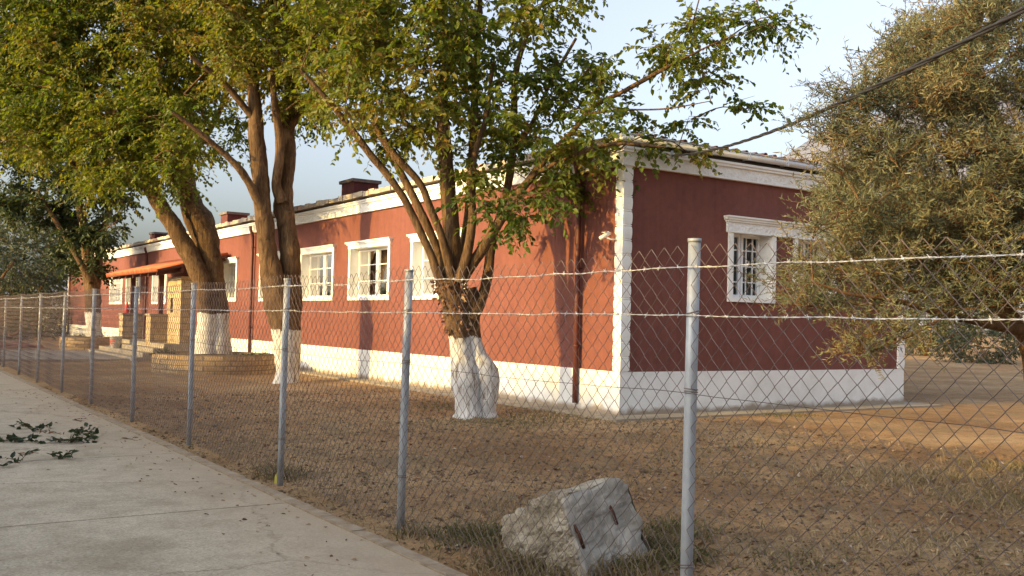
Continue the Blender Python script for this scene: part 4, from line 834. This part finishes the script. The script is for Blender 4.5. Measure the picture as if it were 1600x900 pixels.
# rocks at the far end
def rock(px, py, z_, s, label, mat, name, cat):
    q = UN(px, py, z_); q[2] = 0; t = thing(name, tuple(q), label, cat); m = MB(); n = 20
    th_, ph_ = np.meshgrid(np.linspace(0, 2*math.pi, n), np.linspace(0, math.pi/2, 10), indexing='ij'); u = np.stack([np.cos(th_)*np.sin(ph_), np.sin(th_)*np.sin(ph_), np.cos(ph_)], -1)
    V_ = q+u*np.array(s)*(1+.7*fbm(u*2.3+px, 4))[..., None]; i_ = np.arange(n*10).reshape(n, 10); m.add(V_, np.stack([i_[:-1, :-1], i_[:-1, 1:], i_[1:, 1:], i_[1:, :-1]], -1).reshape(-1, 4)); m.build('heap', mat, t)
rock(95, 520, 62, (1.0, 1.0, 2.3), 'pale heap of rubble beside the far end of the building', M['rock'], 'rubble_heap', 'heap'); rock(12, 545, 41, (1.3, .6, .22), 'low reddish heap of earth by the path at far left', M['rubble'], 'earth_heap', 'heap')
# ================================================================== LITTER, GRASS, CLODS
def scatter(n, x0, x1, y0, y1):
    x = rng.uniform(x0, x1, n); y = y0+(y1-y0)*rng.uniform(0, 1, n)**1.6; return x, y
# dry blades
m = MB(); n = 34000; x, y = scatter(n, 3.24, 10.5, 1.6, 14)
keep = (vn3(np.stack([x*.9, y*.9, np.full(n, 3.)], -1))+.5*vn3(np.stack([x*3, y*3, np.full(n, 8.)], -1))+.22*(x < 3.9) > rng.uniform(-.15, .55, n)); x, y = x[keep], y[keep]
def blades(m, x, y, z, h0, h1, lean, tint, w_=.004):
    n = len(x); b = np.stack([x, y, z], -1); a = rng.uniform(0, 2*math.pi, n); hh = rng.uniform(h0, h1, n); ln = rng.uniform(.2, 1, n)*lean
    d = np.stack([np.cos(a)*ln, np.sin(a)*ln, np.ones(n)*(1.05-np.minimum(ln, 1))], -1); d = nrm(d); sd = nrm(np.cross(d, rng.normal(size=(n, 3)))); ww = w_*rng.uniform(.6, 1.4, n)[:, None]
    mid = b+d*hh[:, None]*.55; tip = b+d*hh[:, None]+np.stack([np.cos(a), np.sin(a), -np.ones(n)*.6], -1)*hh[:, None]*.2
    tip[:, 2] = np.maximum(tip[:, 2], z+.004)
    V_ = np.stack([b-sd*ww, b+sd*ww, mid+sd*ww*.8, mid-sd*ww*.8, tip], 1); i_ = np.arange(n)[:, None]*5
    m.add(V_, (i_+np.array([[0, 1, 2, 3]])).reshape(-1, 4), 0, tint); m.add(V_*1., (i_+np.array([[3, 2, 4, 4]])).reshape(-1, 4), 0, tint)
blades(m, x, y, gz(x, y), .03, .11, 1.0, np.clip(rng.normal(.62, .22, len(x)), 0, 1))
def tuft_at(cx_, cy_, sp, n, h0, h1, tm, lean=.7, w_=.004):
    x = cx_+rng.normal(size=n)*sp; y = cy_+rng.normal(size=n)*sp; ok = x > 3.23; x, y = x[ok], y[ok]; blades(m, x, y, gz(x, y), h0, h1, lean, np.clip(rng.normal(tm, .2, len(x)), 0, 1), w_)
for px, py, sp, n, h0, h1, tm in ((800, 895, .14, 900, .05, .18, .45), (850, 900, .12, 600, .05, .15, .5), (930, 898, .10, 500, .05, .16, .5), (1035, 880, .16, 1500, .06, .22, .25), (1060, 840, .14, 900, .05, .2, .3), (985, 900, .12, 600, .06, .22, .35), (745, 850, .18, 1300, .04, .15, .2), (690, 640, .35, 900, .03, .09, .15), (790, 660, .5, 1500, .03, .09, .15), (860, 655, .6, 1200, .03, .08, .2), (440, 742, .12, 500, .05, .25, .35), (1220, 655, .3, 700, .03, .1, .12), (1240, 890, .2, 500, .03, .1, .3), (1330, 750, .3, 700, .04, .16, .75), (1450, 760, .35, 1200, .05, .2, .6), (1560, 790, .3, 900, .05, .2, .5), (1560, 745, .3, 700, .05, .2, .4), (800, 800, .25, 500, .03, .12, .5), (640, 840, .08, 300, .04, .16, .6), (420, 730, .1, 200, .04, .14, .5), (1400, 850, .3, 500, .03, .12, .7)):
    q = GR(px, py); tuft_at(q[0], q[1], sp, int(n*.6), h0, h1*.85, tm+.12)
m.build('grass', M['dryblade'], kind='stuff')
# clods and pebbles
ico = np.array([(0, 0, 1), (.9, 0, .1), (.25, .85, .2), (-.75, .5, .0), (-.7, -.55, .15), (.3, -.85, .05), (0, 0, -.6)]); icf = np.array([(0, 1, 2), (0, 2, 3), (0, 3, 4), (0, 4, 5), (0, 5, 1), (6, 2, 1), (6, 3, 2), (6, 4, 3), (6, 5, 4), (6, 1, 5)])
m = MB(); n = 60000; x, y = scatter(n, 3.26, 12, 1.6, 20); ok = (x < 9.9) | (y < 11.9); x, y = x[ok], y[ok]; n = len(x); s_ = .0045+.012*rng.uniform(0, 1, n)**3+.022*rng.uniform(0, 1, n)**14
V_ = np.stack([x, y, gz(x, y)+s_*.2], -1)[:, None]+ico[None]*s_[:, None, None]*rng.uniform(.6, 1.4, (n, 1, 3))*np.array([1, 1, .7])+rng.normal(size=(n, 7, 3))*s_[:, None, None]*.2
m.add(V_, (np.arange(n)[:, None, None]*7+icf[None]).reshape(-1, 3), 0, np.repeat(np.clip(rng.normal(.45, .22, n), 0, 1), 10)); m.build('soil_clods', M['clod'], kind='stuff')
# fallen dead leaves on soil and road edge
m = MB(); n = 1700; x, y = scatter(n, 3.25, 10, 2, 24); add_leaves(m, np.stack([x, y, gz(x, y)+.012], -1), rng.normal(size=(n, 3))*np.array([1, 1, .25]), np.array([0, 0, 1])+rng.normal(size=(n, 3))*.35, rng.uniform(.03, .075, n), rng.uniform(.02, .05, n), rng.uniform(.1, 1, n))
n = 260; x = 3.1-np.abs(rng.normal(size=n))*.5; y = rng.uniform(4, 22, n); add_leaves(m, np.stack([x, y, np.full(n, .014)], -1), rng.normal(size=(n, 3))*np.array([1, 1, .15]), np.array([0, 0, 1])+rng.normal(size=(n, 3))*.3, rng.uniform(.02, .05, n), rng.uniform(.012, .03, n), rng.uniform(0, 1, n))
m.build('leaf_litter', M['dryleaf'], kind='stuff')
